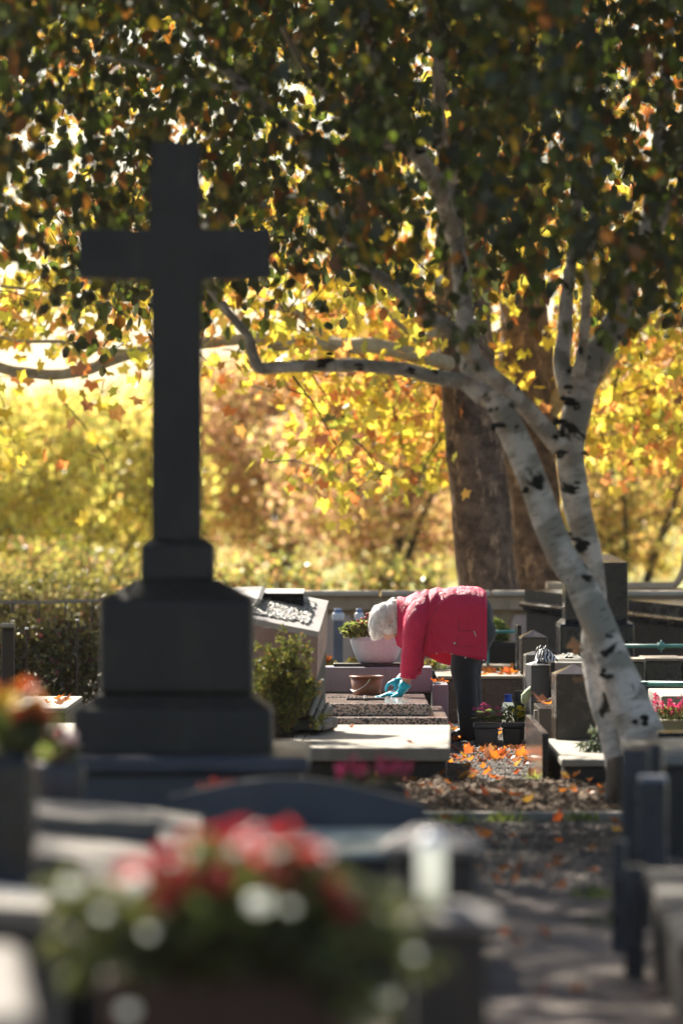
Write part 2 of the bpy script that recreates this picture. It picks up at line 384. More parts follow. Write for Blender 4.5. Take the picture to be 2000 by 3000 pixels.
# ---------------------------------------------------------------- the birch
D = 28.4
birch = empty('birch_tree', P(1870, 1500 + H * F / D, D), 'white barked birch with two leaning stems rising behind the dark kerb stones', 'birch tree')
A = [(1890, 1500 + H * F / D + 8, 175), (1885, 2185, 140), (1856, 2090, 122), (1820, 1990, 108), (1778, 1890, 97), (1735, 1790, 94), (1694, 1700, 88), (1655, 1640, 88),
     (1602, 1525, 86), (1567, 1425, 82), (1520, 1305, 82), (1478, 1215, 76), (1440, 1140, 74)]
g = G(); stem(g, [(*q[:2], q[2] * 1.02, 0) for q in A], D, n=18, sub=6); st = g.build('trunk', BB, birch, True, uv=True)
g = G(); stem(g, [(*c6(650, 720), 60, .0), (*c6(560, 655), 46), (*c6(480, 640), 46), (*c6(400, 628), 44), (*c6(300, 600), 42), (*c6(150, 585), 40), (*c6(60, 577), 40), (960, 1070, 38), (870, 1073, 36), (790, 1078, 38), (758, 1075, 36), (738, 1030, 36), (727, 985, 30), (680, 930, 26), (640, 880, 22), (560, 780, 16)], D, sub=4)
g.build('limb', BB, birch, True, uv=True)
g = G(); stem(g, [(*c6(690, 740), 66, .1), (*c6(610, 620), 72, .15), (*c6(575, 480), 64, .3), (*c6(560, 300), 56, .4), (*c6(545, 150), 50, .5), (1330, 640, 42, .6), (1290, 380, 34, .8), (1280, 100, 26, 1), (1270, -300, 16, 1.2)], D, sub=4)
g.build('limb', BB, birch, True, uv=True)
Bs = [(1850, 1500 + H * F / D + 4, 115, .15), (1806, 2180, 92, .15), (1772, 2080, 78, .18), (1745, 1985, 64, .25), (1735, 1900, 66, .35), (1742, 1800, 68, .4), (1738, 1710, 70, .4), (1725, 1620, 74, .4), (1700, 1530, 78, .4), (1682, 1440, 84, .4), (1668, 1330, 86, .4),
      (1678, 1255, 84, .4), (1692, 1190, 82, .4), (1710, 1110, 86, .4), (1748, 1040, 86, .4), (1800, 950, 78, .4), (1832, 870, 70, .5), (1858, 790, 58, .6), (1890, 680, 50, .7), (1920, 480, 42, .9), (1950, 200, 34, 1.1), (1975, -200, 24, 1.4)]
g = G(); stem(g, Bs, D, n=18, sub=6); g.build('trunk', BB, birch, True, uv=True)
LIMBS = [
 [(*c6(1000, 955), 60, .3), (*c6(920, 860), 54, .2), (*c6(850, 775), 52, .1), (*c6(760, 680), 50, -.05), (*c6(640, 590), 52, -.2), (*c6(540, 450), 46, -.3), (*c6(430, 370), 42, -.4), (*c6(330, 290), 38, -.5), (*c6(200, 190), 36, -.5), (*c6(100, 115), 32, -.5), (1020, 700, 32, -.5), (925, 480, 34, -.6), (861, 383, 34, -.6), (765, 306, 34, -.7), (689, 230, 30, -.8), (600, 150, 24, -.9), (480, 0, 18, -1)],
 [(*c6(1040, 700), 56, .4), (*c6(1010, 560), 52, .5), (*c6(1025, 440), 48, .6), (*c6(1030, 300), 42, .7), (*c6(1050, 150), 36, .8), (1690, 600, 30, 1), (1680, 300, 22, 1.2), (1670, 0, 16, 1.4)],
 [(*c6(1085, 620), 40, .2), (*c6(1108, 500), 36, .1), (*c6(1122, 300), 30, 0), (*c6(1135, 120), 26, -.2), (1740, 600, 22, -.3), (1750, 300, 18, -.5), (1770, 0, 12, -.7)],
 [(1330, 700, 50, .6), (1290, 560, 50, .2), (1235, 470, 48, 0), (1180, 390, 46, -.2), (1120, 250, 40, -.4), (1080, 100, 34, -.5), (1040, -100, 26, -.7)],
 [(1330, 520, 40, .6), (1288, 410, 38, .2), (1286, 250, 36, -.2), (1280, 130, 34, -.3), (1255, 40, 28, -.4), (1240, -150, 20, -.5)],
 [(1850, 800, 34, .5), (1905, 720, 34, .3), (1960, 600, 28, .2), (2060, 420, 20, .2)],
 [(1240, 440, 30, 0), (1120, 420, 26, -.3), (1000, 330, 22, -.6), (880, 180, 18, -1), (800, 20, 12, -1.3)],
 [(720, 260, 20, -.8), (560, 240, 16, -1), (380, 180, 12, -1.2), (150, 160, 8, -1.4)],
 [(1640, 380, 22, 1.2), (1560, 300, 18, 1), (1500, 150, 14, .8), (1480, -50, 10, .6)]]
for q in LIMBS:
    g = G(); stem(g, q, D, sub=3); g.build('limb', BB, birch, True, uv=True)
g = G(); g.tube([P(1845, 1500 + H * F / D + 6, D + .06), P(1840, 2300, D + .05), P(1822, 2215, D + .06)], [.165, .13, .088], 16, False, .35, 5)
g.tube([P(1895, 1500 + H * F / D + 6, D - .02), P(1893, 2290, D - .01), P(1888, 2200, D)], [.18, .145, .125], 16, False, .35, 5)
ob = g.build('rough_bark_base', stone('dark_furrowed_bark', (.03, .02, .013), (.10, .07, .05), 12, 60, .9, 1.0, (.02, .018, .012), .5), birch, True)
# black bark scars
g = G()
for (x, y, r, dd) in [(*c6(990, 830), 22, .25), (*c6(1062, 872), 22, .22), (*c6(1040, 745), 24, .2), (*c6(1080, 1130), 15, .2), (*c6(1195, 483), 20, .2), (*c6(1000, 900), 20, .2), (*c6(1080, 770), 13, .2), (*c6(1120, 985), 14, .2), (*c6(1045, 690), 16, .2), (*c6(1060, 600), 18, .2), (*c6(1010, 990), 14, .22), (*c6(850, 1152), 12, -.13), (*c6(720, 855), 22, -.12), (*c2(820, 240), 15, -.13), (*c2(1000, 695), 12, -.13), (*c2(985, 968), 24, -.14), (*c2(1240, 1340), 26, -.15), (*c2(1280, 1040), 14, -.12), (*c6(1075, 1420), 30, .0), (*c6(1060, 1370), 22, .02), (*c6(1350, 150), 20, .4), (*c6(315, 605), 12, -.07), (*c6(85, 585), 14, -.07), (*c6(430, 610), 12, -.07), (940, 1070, 14, -.07), (950, 1045, 20, -.07), (1232, 445, 16, -.3), (1182, 300, 15, -.3), (1050, 430, 14, -.5)]:
    rr = r * random.uniform(.5, .75) * D / F; c = P(x, y, D + dd)
    for q in range(5):
        o = Vector((random.uniform(-1.1, 1.1), random.uniform(-.1, .1), random.uniform(-1.0, 1.0))) * rr
        g.lathe(c + o - Vector((0, 0, rr * .5)), [(rr * .2, 0), (rr * .75, rr * .2), (rr * .85, rr * .5), (rr * .6, rr * .85), (rr * .15, rr)], 9, random.uniform(.7, 1.6), .4)
g.build('bark_scars', KNOT, birch, True, kind='stuff')
g = G()
for (x, y) in [c2(750, 800), c2(790, 1010), (1690, 1905)]:
    for q in range(3):
        a = P(x + random.uniform(-6, 6), y + random.uniform(-14, 14), D - .08); b = a + Vector((random.uniform(-.05, .0), -.02, random.uniform(-.03, .05)))
        g.add([a, a + Vector((.03, -.01, .02)), b + Vector((.01, -.01, .02)), b], [(0, 1, 2, 3)])
g.build('peeling_bark', plain('peeling_bark', (.45, .28, .16), .7), birch, kind='stuff')

# crown: hanging twigs with leaves
BP = [(6.0, (.012, .046, .024)), (4.0, (.018, .060, .020)), (3.4, (.060, .125, .014)), (1.4, (.12, .13, .010)), (1.0, (.30, .20, .010)), (.8, (.26, .10, .012)), (.35, (.17, .06, .015))]
LOWX = [0, 90, 180, 260, 340, 480, 560, 640, 720, 800, 860, 950, 1020, 1100, 1180, 1260, 1330, 1420, 1500, 1580, 1680, 1760, 1850, 1920, 2000]
LOWY = [700, 790, 900, 800, 960, 960, 930, 880, 1020, 880, 760, 780, 820, 790, 820, 1000, 900, 880, 900, 880, 850, 850, 860, 850, 900]
def birch_crown():
    SP = []; TW = G(); N = 21000
    x = RNG.uniform(-6.5, 6.5, N); y = RNG.uniform(21.6, 34.5, N); z = RNG.uniform(2.8, 11.5, N)
    rr = (x / 6.5) ** 2 + ((y - 27.5) / 8.5) ** 2
    ok = (z < 11.5 - 3.0 * rr) & ((px_of(np.stack([x, y, z], 1))[0] > 870) | (px_of(np.stack([x, y, z], 1))[0] < 130) | (z > 5.4) | (y > 24.5)) & ((z > 5) | (y > 22.8)); T0 = np.stack([x, y, z], 1)[ok]
    dens = nz(T0, .9) ; Ln = RNG.uniform(.35, .9, len(T0))
    out = []
    for p, nn, L in zip(T0, dens, Ln):
        ex = 1000 + F * p[0] / p[1]; ey = 1500 - F * (p[2] - H) / p[1]
        if 0 <= ex <= 2000 or abs(ex - 1000) < 1150:
            low = np.interp(ex, LOWX, LOWY) + random.gauss(15, 80)
            endy = ey + L * F / p[1]
            if endy > low: L = max(.08, (low - ey) * p[1] / F)
            if ey > low - 40: continue
            if ey > 560 and random.random() < np.interp(ey, [520, 760, 950], [.15, .42, .6]): continue
            if ey > -100 and (nn > .16 or random.random() < .12): continue
        elif nn > .38 or random.random() < (.42 if p[0] < -3.0 else .10): continue  # out-of-view crown thinned at left for sun, kept dense elsewhere for shade
        out.append((p, L))
    for p, L in out:
        k = max(4, int(L * 34)); t = np.sort(RNG.random(k)); sw = RNG.normal(0, .16, 2)
        q = np.stack([p[0] + sw[0] * t * L + .10 * np.sin(t * 4 + p[0] * 9), p[1] + sw[1] * t * L, p[2] - t * L], 1) + RNG.normal(0, .045, (k, 3))
        SP.append(q)
        if abs(1000 + F * p[0] / p[1] - 1000) < 1050 and 1500 - F * (p[2] - H) / p[1] > -350 and random.random() < .5:
            TW.tube([Vector(q[0]) + Vector((random.uniform(-.1, .1), 0, .12)), q[len(q) // 2], q[-1]], [.0035, .002, .001], 3, False)
    TW.build('twigs', TWIG, birch, kind='stuff')
    Q = np.concatenate(SP)
    return Q
BQ = birch_crown()
print('birch leaves', len(BQ))
add_foliage(birch, BQ, .080, BP, BIRCH_T, LEAF, 'birch', .55)

# ---------------------------------------------------------------- plane trees behind the wall of graves
D1, D2 = 49.0, 52.0
def plane_tree(D, label, trunk, limbs):
    yb = 1500 + H * F / D
    t = empty('plane_tree', P(trunk[0][0], yb, D), label, 'plane tree', 'plane trees rising behind the graves')
    g = G(); stem(g, [(trunk[0][0], yb + 8, trunk[0][2] * 1.15, 0)] + trunk, D, n=26, wob=.16, sub=5); g.build('trunk', PB, t, True)
    for q in limbs:
        g = G(); stem(g, q, D, n=10, wob=.2, sub=4); g.build('limb', LB, t, True)
    return t
pt1 = plane_tree(D1, 'thick mottled brown plane tree trunk directly behind the bending woman', [(1440, 1880, 190), (1428, 1760, 182), (1420, 1650, 178), (1408, 1500, 176), (1395, 1350, 172), (1378, 1200, 166), (1365, 1050, 162), (1358, 900, 158), (1355, 700, 150), (1350, 450, 138), (1340, 100, 118), (1330, -400, 90)],
 [[(1330, 1070, 50, -.1), (1270, 1052, 42, -.3), (1180, 1030, 44, -.4), (1080, 1012, 46, -.5), (1000, 1014, 44, -.6), (900, 1000, 42, -.7), (820, 1008, 40, -.8), (780, 996, 36, -.9), (740, 990, 34, -1), (640, 1000, 34, -1.2), (470, 1015, 34, -1.4), (400, 1030, 34, -1.5), (320, 1057, 34, -1.6), (255, 1083, 32, -1.7), (160, 1098, 30, -1.8), (64, 1089, 30, -1.9), (0, 1076, 30, -2), (-120, 1020, 26, -2.1)],
  [(1000, 1012, 40, -.6), (940, 985, 30, -.6), (890, 930, 26, -.6), (830, 902, 24, -.6), (740, 892, 22, -.6), (600, 892, 18, -.6), (480, 880, 16, -.6), (380, 870, 14, -.6), (240, 868, 12, -.6), (120, 850, 10, -.6), (0, 838, 10, -.6)],
  [(470, 1030, 16, -1.5), (300, 1025, 14, -1.5), (230, 1012, 12, -1.5), (170, 1000, 11, -1.5), (60, 1000, 9, -1.5), (0, 985, 8, -1.5)],
  [(1300, 960, 30, -.2), (1230, 990, 20, -.3), (1180, 960, 16, -.3), (1120, 900, 14, -.4)],
  [(1350, 600, 60, 0), (1200, 420, 40, .2), (1000, 250, 30, .4), (760, 60, 20, .6), (600, -120, 14, .8)]])
pt2 = plane_tree(D2, 'second plane tree trunk seen between the birch stems', [(1590, 1880, 165), (1580, 1760, 160), (1570, 1600, 158), (1562, 1450, 160), (1555, 1300, 162), (1545, 1150, 166), (1540, 1020, 160), (1535, 900, 140), (1530, 760, 124), (1525, 500, 110), (1520, 100, 90), (1510, -500, 70)],
 [[(1572, 1260, 50, .0), (1625, 1178, 66, -.1), (1720, 1120, 58, -.4), (1810, 1025, 48, -.5), (1850, 968, 44, -.6), (1905, 945, 44, -.7), (2000, 938, 42, -.8), (2120, 900, 38, -.9)],
  [(1700, 1100, 30, -.4), (1735, 930, 26, -.4), (1790, 860, 22, -.4), (1850, 800, 16, -.4), (1990, 700, 10, -.4)],
  [(1535, 700, 50, 0), (1650, 480, 36, .2), (1800, 300, 28, .4), (1960, 60, 20, .6)]])
PP = [(5, (.90, .70, .07)), (2.4, (.78, .70, .09)), (2.6, (.90, .46, .12)), (1.6, (.78, .26, .07)), (1.2, (.42, .46, .06)), (.6, (.36, .15, .05))]
def lowmask(x, y):       # how likely a plane leaf shows at this photo pixel
    if y < 560: return .45
    if x < 470:
        return float(np.interp(y, [560, 900, 1120, 1180, 1300, 1450], [.42, .32, .15, .09, .07, .0])) * (1.2 if x < 130 or y < 1000 else .8)
    if x < 700: return float(np.interp(y, [560, 900, 1020, 1100, 1180], [.4, .28, .13, .06, 0]))
    if x < 900: return float(np.interp(y, [560, 900, 1100, 1180, 1230], [.45, .35, .35, .12, 0]))
    if x < 1330: return float(np.interp(y, [560, 900, 1060, 1280, 1400, 1440], [.45, .4, .75, .6, .2, 0]))
    if x < 1690: return float(np.interp(y, [560, 800, 1100, 1200], [.6, .6, .3, 0]))
    return float(np.interp(y, [560, 900, 1040, 1300, 1400], [.7, .8, 1.1, .8, 0]))
def plane_crown(tree, D, xr, n0, seed):
    C = []; N = n0
    x = RNG.uniform(xr[0], xr[1], N); y = D + RNG.uniform(-3.5, 5, N); z = RNG.uniform(1.6, 9.0, N)
    T0 = np.stack([x, y, z], 1); nn = nz(T0, 1.1, seed)
    for p, v in zip(T0, nn):
        ex = 1000 + F * p[0] / p[1]; ey = 1500 - F * (p[2] - H) / p[1]
        if p[2] > 8.6 - .05 * (p[0] - xr[0] - 6) ** 2: continue
        if 1265 < ex < 1705 and ey > 640 and p[1] < (D1 if ex < 1480 else D2) + 1.2: continue
        if -50 < ex < 2050 and ey > -200:
            if random.random() > lowmask(ex, ey) * (.65 + 1.3 * v) * (.62 if ey < 560 else 1.25): continue
        elif ey > 560: 
            if random.random() > .12: continue
        if ey <= -200 and random.random() < .72: continue
        k = random.randint(7, 20); s = random.uniform(.10, .26)
        C.append(p[None] + RNG.normal(0, s, (k, 3)) * np.array([1.2, 1, .8]))
    Q = np.concatenate(C); print('plane leaves', len(Q))
    add_foliage(tree, Q, .128, PP, PLANE_T, LEAFB, 'plane', .8)
    g = G(); vis = [c for c in C if inframe(c[:1])[0]]
    for c in vis[:1600]:
        a = Vector(c.mean(0)); e = [Vector(c[i]) for i in range(min(3, len(c)))]
        up = a + Vector((random.uniform(-.5, .5), random.uniform(-.3, .3), random.uniform(.05, .6)))
        g.tube([up, (up + a) / 2 + Vector((0, 0, .04)), a], [.010, .007, .005], 3, False)
        for q in e: g.tube([a, q], [.004, .002], 3, False)
    g.build('twigs', TWIG, tree, kind='stuff')
plane_crown(pt1, D1, (-7, 2.0), 5200, 11)
plane_crown(pt2, D2, (.2, 8.0), 4200, 23)

# ---------------------------------------------------------------- far trees beyond the wall
def far_tree(name, label, x, d, h, w, n, pal, size, branchy=True, zlo=.2, holes=.25, dep=None, cat='tree', mat=None, group='autumn trees beyond the wall'):
    t = empty(name, (x, d, 0), label, cat, group); dep = dep or w * .62
    g = G(); nt_ = random.randint(3, 5)
    for k in range(nt_):
        a = random.uniform(0, 6.28); r = w * random.uniform(.12, .36)
        p = [Vector((x + random.uniform(-.15, .15), d, -.02)), Vector((x + math.cos(a) * r * .35, d + math.sin(a) * r * .3, h * .25)), Vector((x + math.cos(a) * r * .8, d + math.sin(a) * r, h * .55)), Vector((x + math.cos(a) * r * 1.2, d + math.sin(a) * r, h * .88))]
        rd = h * .022 * random.uniform(.7, 1.2); g.tube(p, [rd, rd * .75, rd * .45, rd * .15], 7, True, .15, 3)
        if branchy:
            for q in range(5):
                b = p[1].lerp(p[3], random.random()); aa = random.uniform(0, 6.28)
                e = b + Vector((math.cos(aa) * w * .3, math.sin(aa) * w * .2, random.uniform(-.05, .3) * h * .4))
                g.tube([b, (b + e) / 2 + Vector((0, 0, .1 * h * random.random())), e], [rd * .4, rd * .25, rd * .1], 5, False, .1, 2)
    g.build('trunk', TWIG, t, True)
    m = int(n / 22); U = unit(RNG.normal(0, 1, (m, 3))); r = RNG.uniform(.15, 1, m) ** .45
    c = U * r[:, None] * np.array([w / 2, dep / 2, h * (1 - zlo) / 2]) + np.array([x, d, h * (zlo + 1) / 2])
    c = c[nz(c, 1.6 / max(w, 2) * 2, x) < holes]
    q = (c[:, None, :] + RNG.normal(0, 1, (len(c), 22, 3)) * np.array([.036 * w, .035 * w, .028 * h])).reshape(-1, 3)
    q = q[q[:, 2] > .05]
    leaves('crown', q, size * 1.25, pal, SIMPLE_T, mat or LEAFB, t, jit=.9, col=colours(len(q), pal, .38))
    return t
YG = [(4, (.82, .70, .16)), (3, (.66, .62, .12)), (2, (.86, .66, .20)), (1, (.34, .40, .08)), (1, (.75, .46, .12))]
BR = [(4, (.72, .42, .26)), (3, (.80, .55, .24)), (2, (.84, .66, .22)), (1.6, (.55, .28, .18)), (.8, (.5, .48, .12))]
OR = [(4, (.80, .56, .16)), (3, (.72, .44, .18)), (2, (.66, .58, .12)), (1, (.4, .38, .09))]
GR = [(4, (.05, .09, .02)), (3, (.09, .13, .03)), (1, (.16, .17, .04)), (.6, (.26, .22, .05))]
LG = [(3, (.30, .32, .07)), (2, (.50, .46, .09)), (3, (.14, .18, .04)), (2, (.50, .28, .10)), (2, (.28, .17, .08))]
def FX(px, d): return (px - 1000) * d / F
far_tree('willow_tree', 'yellow green bushy tree at the far left behind the hedge', FX(-60, 74), 74, 3.5, 3.4, 15000, YG, .085)
far_tree('willow_tree', 'pale yellow tree seen left of the cross shaft', FX(260, 78), 78, 3.1, 3.4, 17000, YG, .085, cat='tree')
far_tree('willow_tree', 'yellow tree glimpsed behind the cross shaft', FX(520, 84), 84, 3.5, 3.2, 13000, YG, .085)
far_tree('beech_tree', 'rust brown tree right of the cross shaft', FX(800, 80), 80, 4.0, 3.4, 17000, BR, .085)
far_tree('beech_tree', 'copper brown tree above the white haired woman', FX(1120, 76), 76, 3.9, 3.4, 17000, BR, .085)
far_tree('beech_tree', 'brown tree half hidden behind the plane trunks', FX(1450, 82), 82, 3.8, 3.2, 9000, BR, .085)
far_tree('beech_tree', 'golden brown tree right of the birch stems', FX(1840, 74), 74, 3.4, 2.6, 12000, OR, .08, holes=.16)
far_tree('beech_tree', 'golden brown tree cut by the right picture edge', FX(2100, 80), 80, 4.3, 3.2, 9000, OR, .085)
far_tree('thicket_shrub', 'low green yellow shrub behind the wall beside the woman', FX(1180, 66), 66, 1.0, 1.5, 2600, LG, .07, False, .0, .6, cat='shrub', group='shrubs beyond the wall')
far_tree('thicket_shrub', 'low yellow green shrub behind the wall right of the pedestal', FX(800, 67), 67, 1.0, 1.8, 2400, LG, .07, False, .0, .6, cat='shrub', group='shrubs beyond the wall')
far_tree('thicket_shrub', 'olive shrub at the foot of the yellow tree, left of the cross', FX(200, 68), 68, 1.2, 2.6, 3400, LG, .07, False, .0, .6, cat='shrub', group='shrubs beyond the wall')
# far woodland mass closing the view
def woods(name, d, x0, x1, h, n, pal, size, label):
    x = RNG.uniform(x0, x1, n); z = RNG.random(n); y = d + RNG.normal(0, 4, n)
    top = h * (1 + .22 * np.array([noise.noise((a * .22, d, 0)) for a in x])); q = np.stack([x, y, z * top], 1)
    q = q[nz(q, .45) < .32]
    o = leaves(name, q, size, pal, SIMPLE_T, LEAFB, None, jit=.9); o['label'] = label; o['category'] = 'woods'; return o
woods('far_woods', 125, -14, 14, 4.4, 52000, YG + [(3, (.30, .30, .10)), (3, (.42, .26, .12))], .17, 'hazy golden woodland closing the far distance')

# ---------------------------------------------------------------- the hazy air
g = G(); g.box((0, 75, -1.2), (90, 170, 13.5), 0, 0)
HZ = bpy.data.materials.new('haze_air'); HZ.use_nodes = True; HZ.node_tree.nodes.clear()
_o = HZ.node_tree.nodes.new('ShaderNodeOutputMaterial'); _v = HZ.node_tree.nodes.new('ShaderNodeVolumePrincipled')
_v.inputs['Color'].default_value = (1, .95, .88, 1); _v.inputs['Density'].default_value = .0001; _v.inputs['Anisotropy'].default_value = .35
HZ.node_tree.links.new(_v.outputs[0], _o.inputs['Volume'])
g.build('haze', HZ, kind='stuff')
# ================================================================ graves
def pxbox(g, x0, x1, yt, yb, d, depth, yaw=0, bev=.01, zb=None, **k):
    """box whose front face spans x0..x1, yt..yb at distance d"""
    a = P(x0, yt if yb is None else yb, d); b = P(x1, yt, d); zb = a.z if zb is None else zb
    w = b.x - a.x; c = Vector(((a.x + b.x) / 2, d, zb)) + Matrix.Rotation(yaw, 3, 'Z') @ Vector((0, depth / 2, 0))
    g.box(c, (w, depth, b.z - zb), yaw, bev, **k); return g
def gr(label, cat, base, name='gravestone', group=None): return empty(name, base, label, cat, group)

# --- the large stone cross
d = 23.2
t = empty('stone_cross', P(514, 2215, d), 'tall dark stone cross with stepped pedestal towering in the foreground', 'cross')
def ped(name, x0, x1, yt, yb, dep, mat=DARKST, bev=.02, dz=0, top=None):
    g = G(); a = P(x0, yb, d); b = P(x1, yt, d); w = b.x - a.x
    g.box(((a.x + b.x) / 2, d + .40, a.z), (w, dep, b.z - a.z), 0, bev, seg=2)
    if top:   # chamfered weathering slope up to the next block
        q = P(x0, yt, d).z; hh = top[1]; tw = top[0]
        V = [((a.x + b.x) / 2 + sx * w / 2 * .99, d + .4 + sy * dep / 2 * .99, q - .01) for sx, sy in ((-1, -1), (1, -1), (1, 1), (-1, 1))] + \
            [((a.x + b.x) / 2 + sx * tw / 2, d + .4 + sy * tw / 2, q + hh) for sx, sy in ((-1, -1), (1, -1), (1, 1), (-1, 1))]
        g.add(V, [(0, 1, 5, 4), (1, 2, 6, 5), (2, 3, 7, 6), (3, 0, 4, 7), (4, 5, 6, 7), (3, 2, 1, 0)])
    return g.build(name, mat, t)
ped('base_step', 215, 795, 2078, 2216, .80, top=(.64, .05))
ped('pedestal', 288, 737, 1752, 2044, .62, top=(.34, .07), bev=.03)
ped('collar', 404, 622, 1592, 1708, .30, top=(.22, .02))
# shaft and arms in one outline
def xz(x, y): q = P(x, y, d + .31); return (q.x, q.z)
g = G(); o = [(444, 1582), (588, 1582), (588, 816), (794, 812), (794, 668), (586, 672), (584, 418), (438, 418), (440, 672), (230, 670), (230, 812), (442, 816)]
g.plate([xz(*q) for q in o], d + .31, d + .49)
o = g.build('cross', DARKST, t); bm = bmesh.new(); bm.from_mesh(o.data)
bmesh.ops.bevel(bm, geom=[e for e in bm.edges if e.calc_length() > .1], offset=.008, segments=2, affect='EDGES'); bm.to_mesh(o.data); bm.free()
# plinth slab below the cross
t = empty('grave_plinth', P(520, 2350, 22.9), 'wide blue grey plinth slab under the large cross', 'grave')
t2 = G(); a = P(150, 2216, 22.9)
t2.box((P(520, 0, 22.9).x, 23.7, 0), (P(880, 0, 22.9).x - P(160, 0, 22.9).x, 1.7, a.z - .07), 0, .01); t2.build('side_wall', BLUEST, t)
t2 = G(); t2.box((P(520, 0, 22.9).x, 23.7, a.z - .07), (P(905, 0, 22.9).x - P(135, 0, 22.9).x, 1.8, .068), 0, .02); t2.build('cover_slab', BLUEST, t)
# far left/right bits beside the plinth (pale lower step)
# --- arched low headboard in front of it
d = 19.2
t = empty('arched_headboard', (P(860, 0, d).x, d, 0), 'low blue grey headboard with a gently arched top, in front of the cross plinth', 'gravestone')
g = G(); L = [(496, 2335), (560, 2322), (680, 2296), (800, 2280), (900, 2282), (1000, 2296), (1120, 2326), (1246, 2358)]
dd = d; out = [(P(x, y, dd).x, P(x, y, dd).z) for x, y in L] + [(P(1246, 0, dd).x, 0), (P(496, 0, dd).x, 0)]
g.plate(out[::-1], dd, dd + .12); g.build('headboard', BLUEST, t)
g = G(); g.box((P(1000, 0, d).x, d - .75, 0), (.62, 1.3, P(0, 2484, 18.4).z - .0), 0, .01); g.build('grave_cover', DARKST, t)
g = G(); g.box((P(1000, 0, d).x, d - .75, P(0, 2484, 18.4).z + .001), (.66, 1.36, .022), 0, .006); g.build('cover_rim', plain('pale_green_glaze', (.22, .27, .26), .3), t)
# red and white ornaments on top of the headboard's ledge
t = empty('flower_bowl', P(648, 2318, 20.2), 'small dark bowl of dull red flowers on the grave before the cross', 'flower bowl')
z0 = P(648, 2330, 20.2).z
g = G(); g.lathe(P(648, 2330, 20.2) - Vector((0, 0, .25)), [(.02, -.0), (.05, .02), (.07, .20), (.09, .25), (.085, .25)], 14); g.build('bowl', IRON, t, True)
def blossoms(parent, name, c, r, n, pal, size, mat=LEAF, flat=1, jit=1.2, axis=(0, 0, 1), **k):
    U = unit(RNG.normal(0, 1, (n, 3))); q = U * (RNG.uniform(.2, 1, n) ** .4)[:, None] * np.array(r) + np.array(c)
    return leaves(name, q, size, pal, SIMPLE_T, mat, parent, axis=axis, jit=jit, **k)
RED = [(3, (.35, .02, .03)), (1, (.5, .06, .05))]; GRN = [(3, (.04, .09, .02)), (2, (.08, .15, .03)), (1, (.16, .22, .05))]
blossoms(t, 'blossoms', P(648, 2316, 20.2), (.08, .06, .03), 160, RED, .03)
blossoms(t, 'foliage', P(648, 2326, 20.2), (.085, .06, .02), 120, GRN, .03)

# --- tiled pale tomb at lower left (pale rim round dark polished panel)
d = 17.0
t = empty('pale_tomb', (P(330, 0, d).x, d, 0), 'low tomb with sloping pale stone rim round a dark hollow, lower left', 'tomb')
g = G()
zb = P(0, 2465, 16.6).z
def quadbar(g, q, th=.05):
    """four px corners with distances, thickened downward"""
    V = [P(*x) for x in q]; V2 = [v - Vector((0, 0, th)) for v in V]
    g.add(V + V2, [(0, 1, 2, 3), (7, 6, 5, 4), (0, 4, 5, 1), (1, 5, 6, 2), (2, 6, 7, 3), (3, 7, 4, 0)])
quadbar(g, [(92, 2395, 17.4), (95, 2340, 18.4), (470, 2372, 18.4), (470, 2408, 17.4)])
g.build('back_rim', PALESH, t)
g = G(); quadbar(g, [(470, 2470, 16.6), (455, 2375, 18.4), (592, 2388, 18.4), (585, 2480, 16.6)], .06); g.build('side_rim', PALESH, t)
g = G(); quadbar(g, [(95, 2500, 16.0), (80, 2440, 16.9), (440, 2478, 16.9), (470, 2560, 16.0)], .06); g.build('front_rim', PALESH, t)
g = G(); quadbar(g, [(330, 2640, 15.2), (230, 2525, 15.98), (465, 2562, 15.98), (480, 2670, 15.2)], .06); g.build('front_slab', PALESH, t)
g = G(); g.box((P(300, 0, 16.8).x, 16.9, 0), (.42, 2.9, P(0, 2470, 16.6).z - .12), 0, .01); g.build('body', BLACK, t)
# dark blue grey tomb at far left with an orange bouquet standing on it
d = 15.2
t = empty('dark_tomb', (P(-40, 0, d).x, d, 0), 'dark blue polished tombstone at the left picture edge below the orange bouquet', 'tombstone')
g = G(); pxbox(g, -330, 96, 2208, 2560, d, .25, 0, .03, zb=0); g.build('headstone', BLACK, t)
g = G(); quadbar(g, [(-200, 2600, 14.6), (-200, 2560, 15.19), (170, 2590, 15.19), (200, 2640, 14.6)], .05); g.build('ledge', BLUEST, t)
g = G(); quadbar(g, [(-200, 2645, 14.0), (-200, 2612, 14.4), (150, 2630, 14.4), (130, 2665, 14.0)], .05); g.build('pale_edge', PALESH, t)
g = G(); g.box((P(-30, 0, 14.6).x, 14.55, 0), (.36, 1.1, P(0, 2665, 14.0).z - .055), 0, .01); g.build('body', DARKST, t)
t = empty('flower_vase', P(60, 2208, 15.3), 'dark vase with an orange, red and yellow bouquet at the left edge', 'vase')
g = G(); g.lathe(P(70, 2207, 15.32), [(.035, 0), (.055, .03), (.06, .08), (.05, .12), (.055, .14)], 18); g.build('vase', IRON, t, True)
ORG_ = [(4, (.75, .25, .03)), (2, (.8, .10, .03)), (2, (.75, .5, .05))]
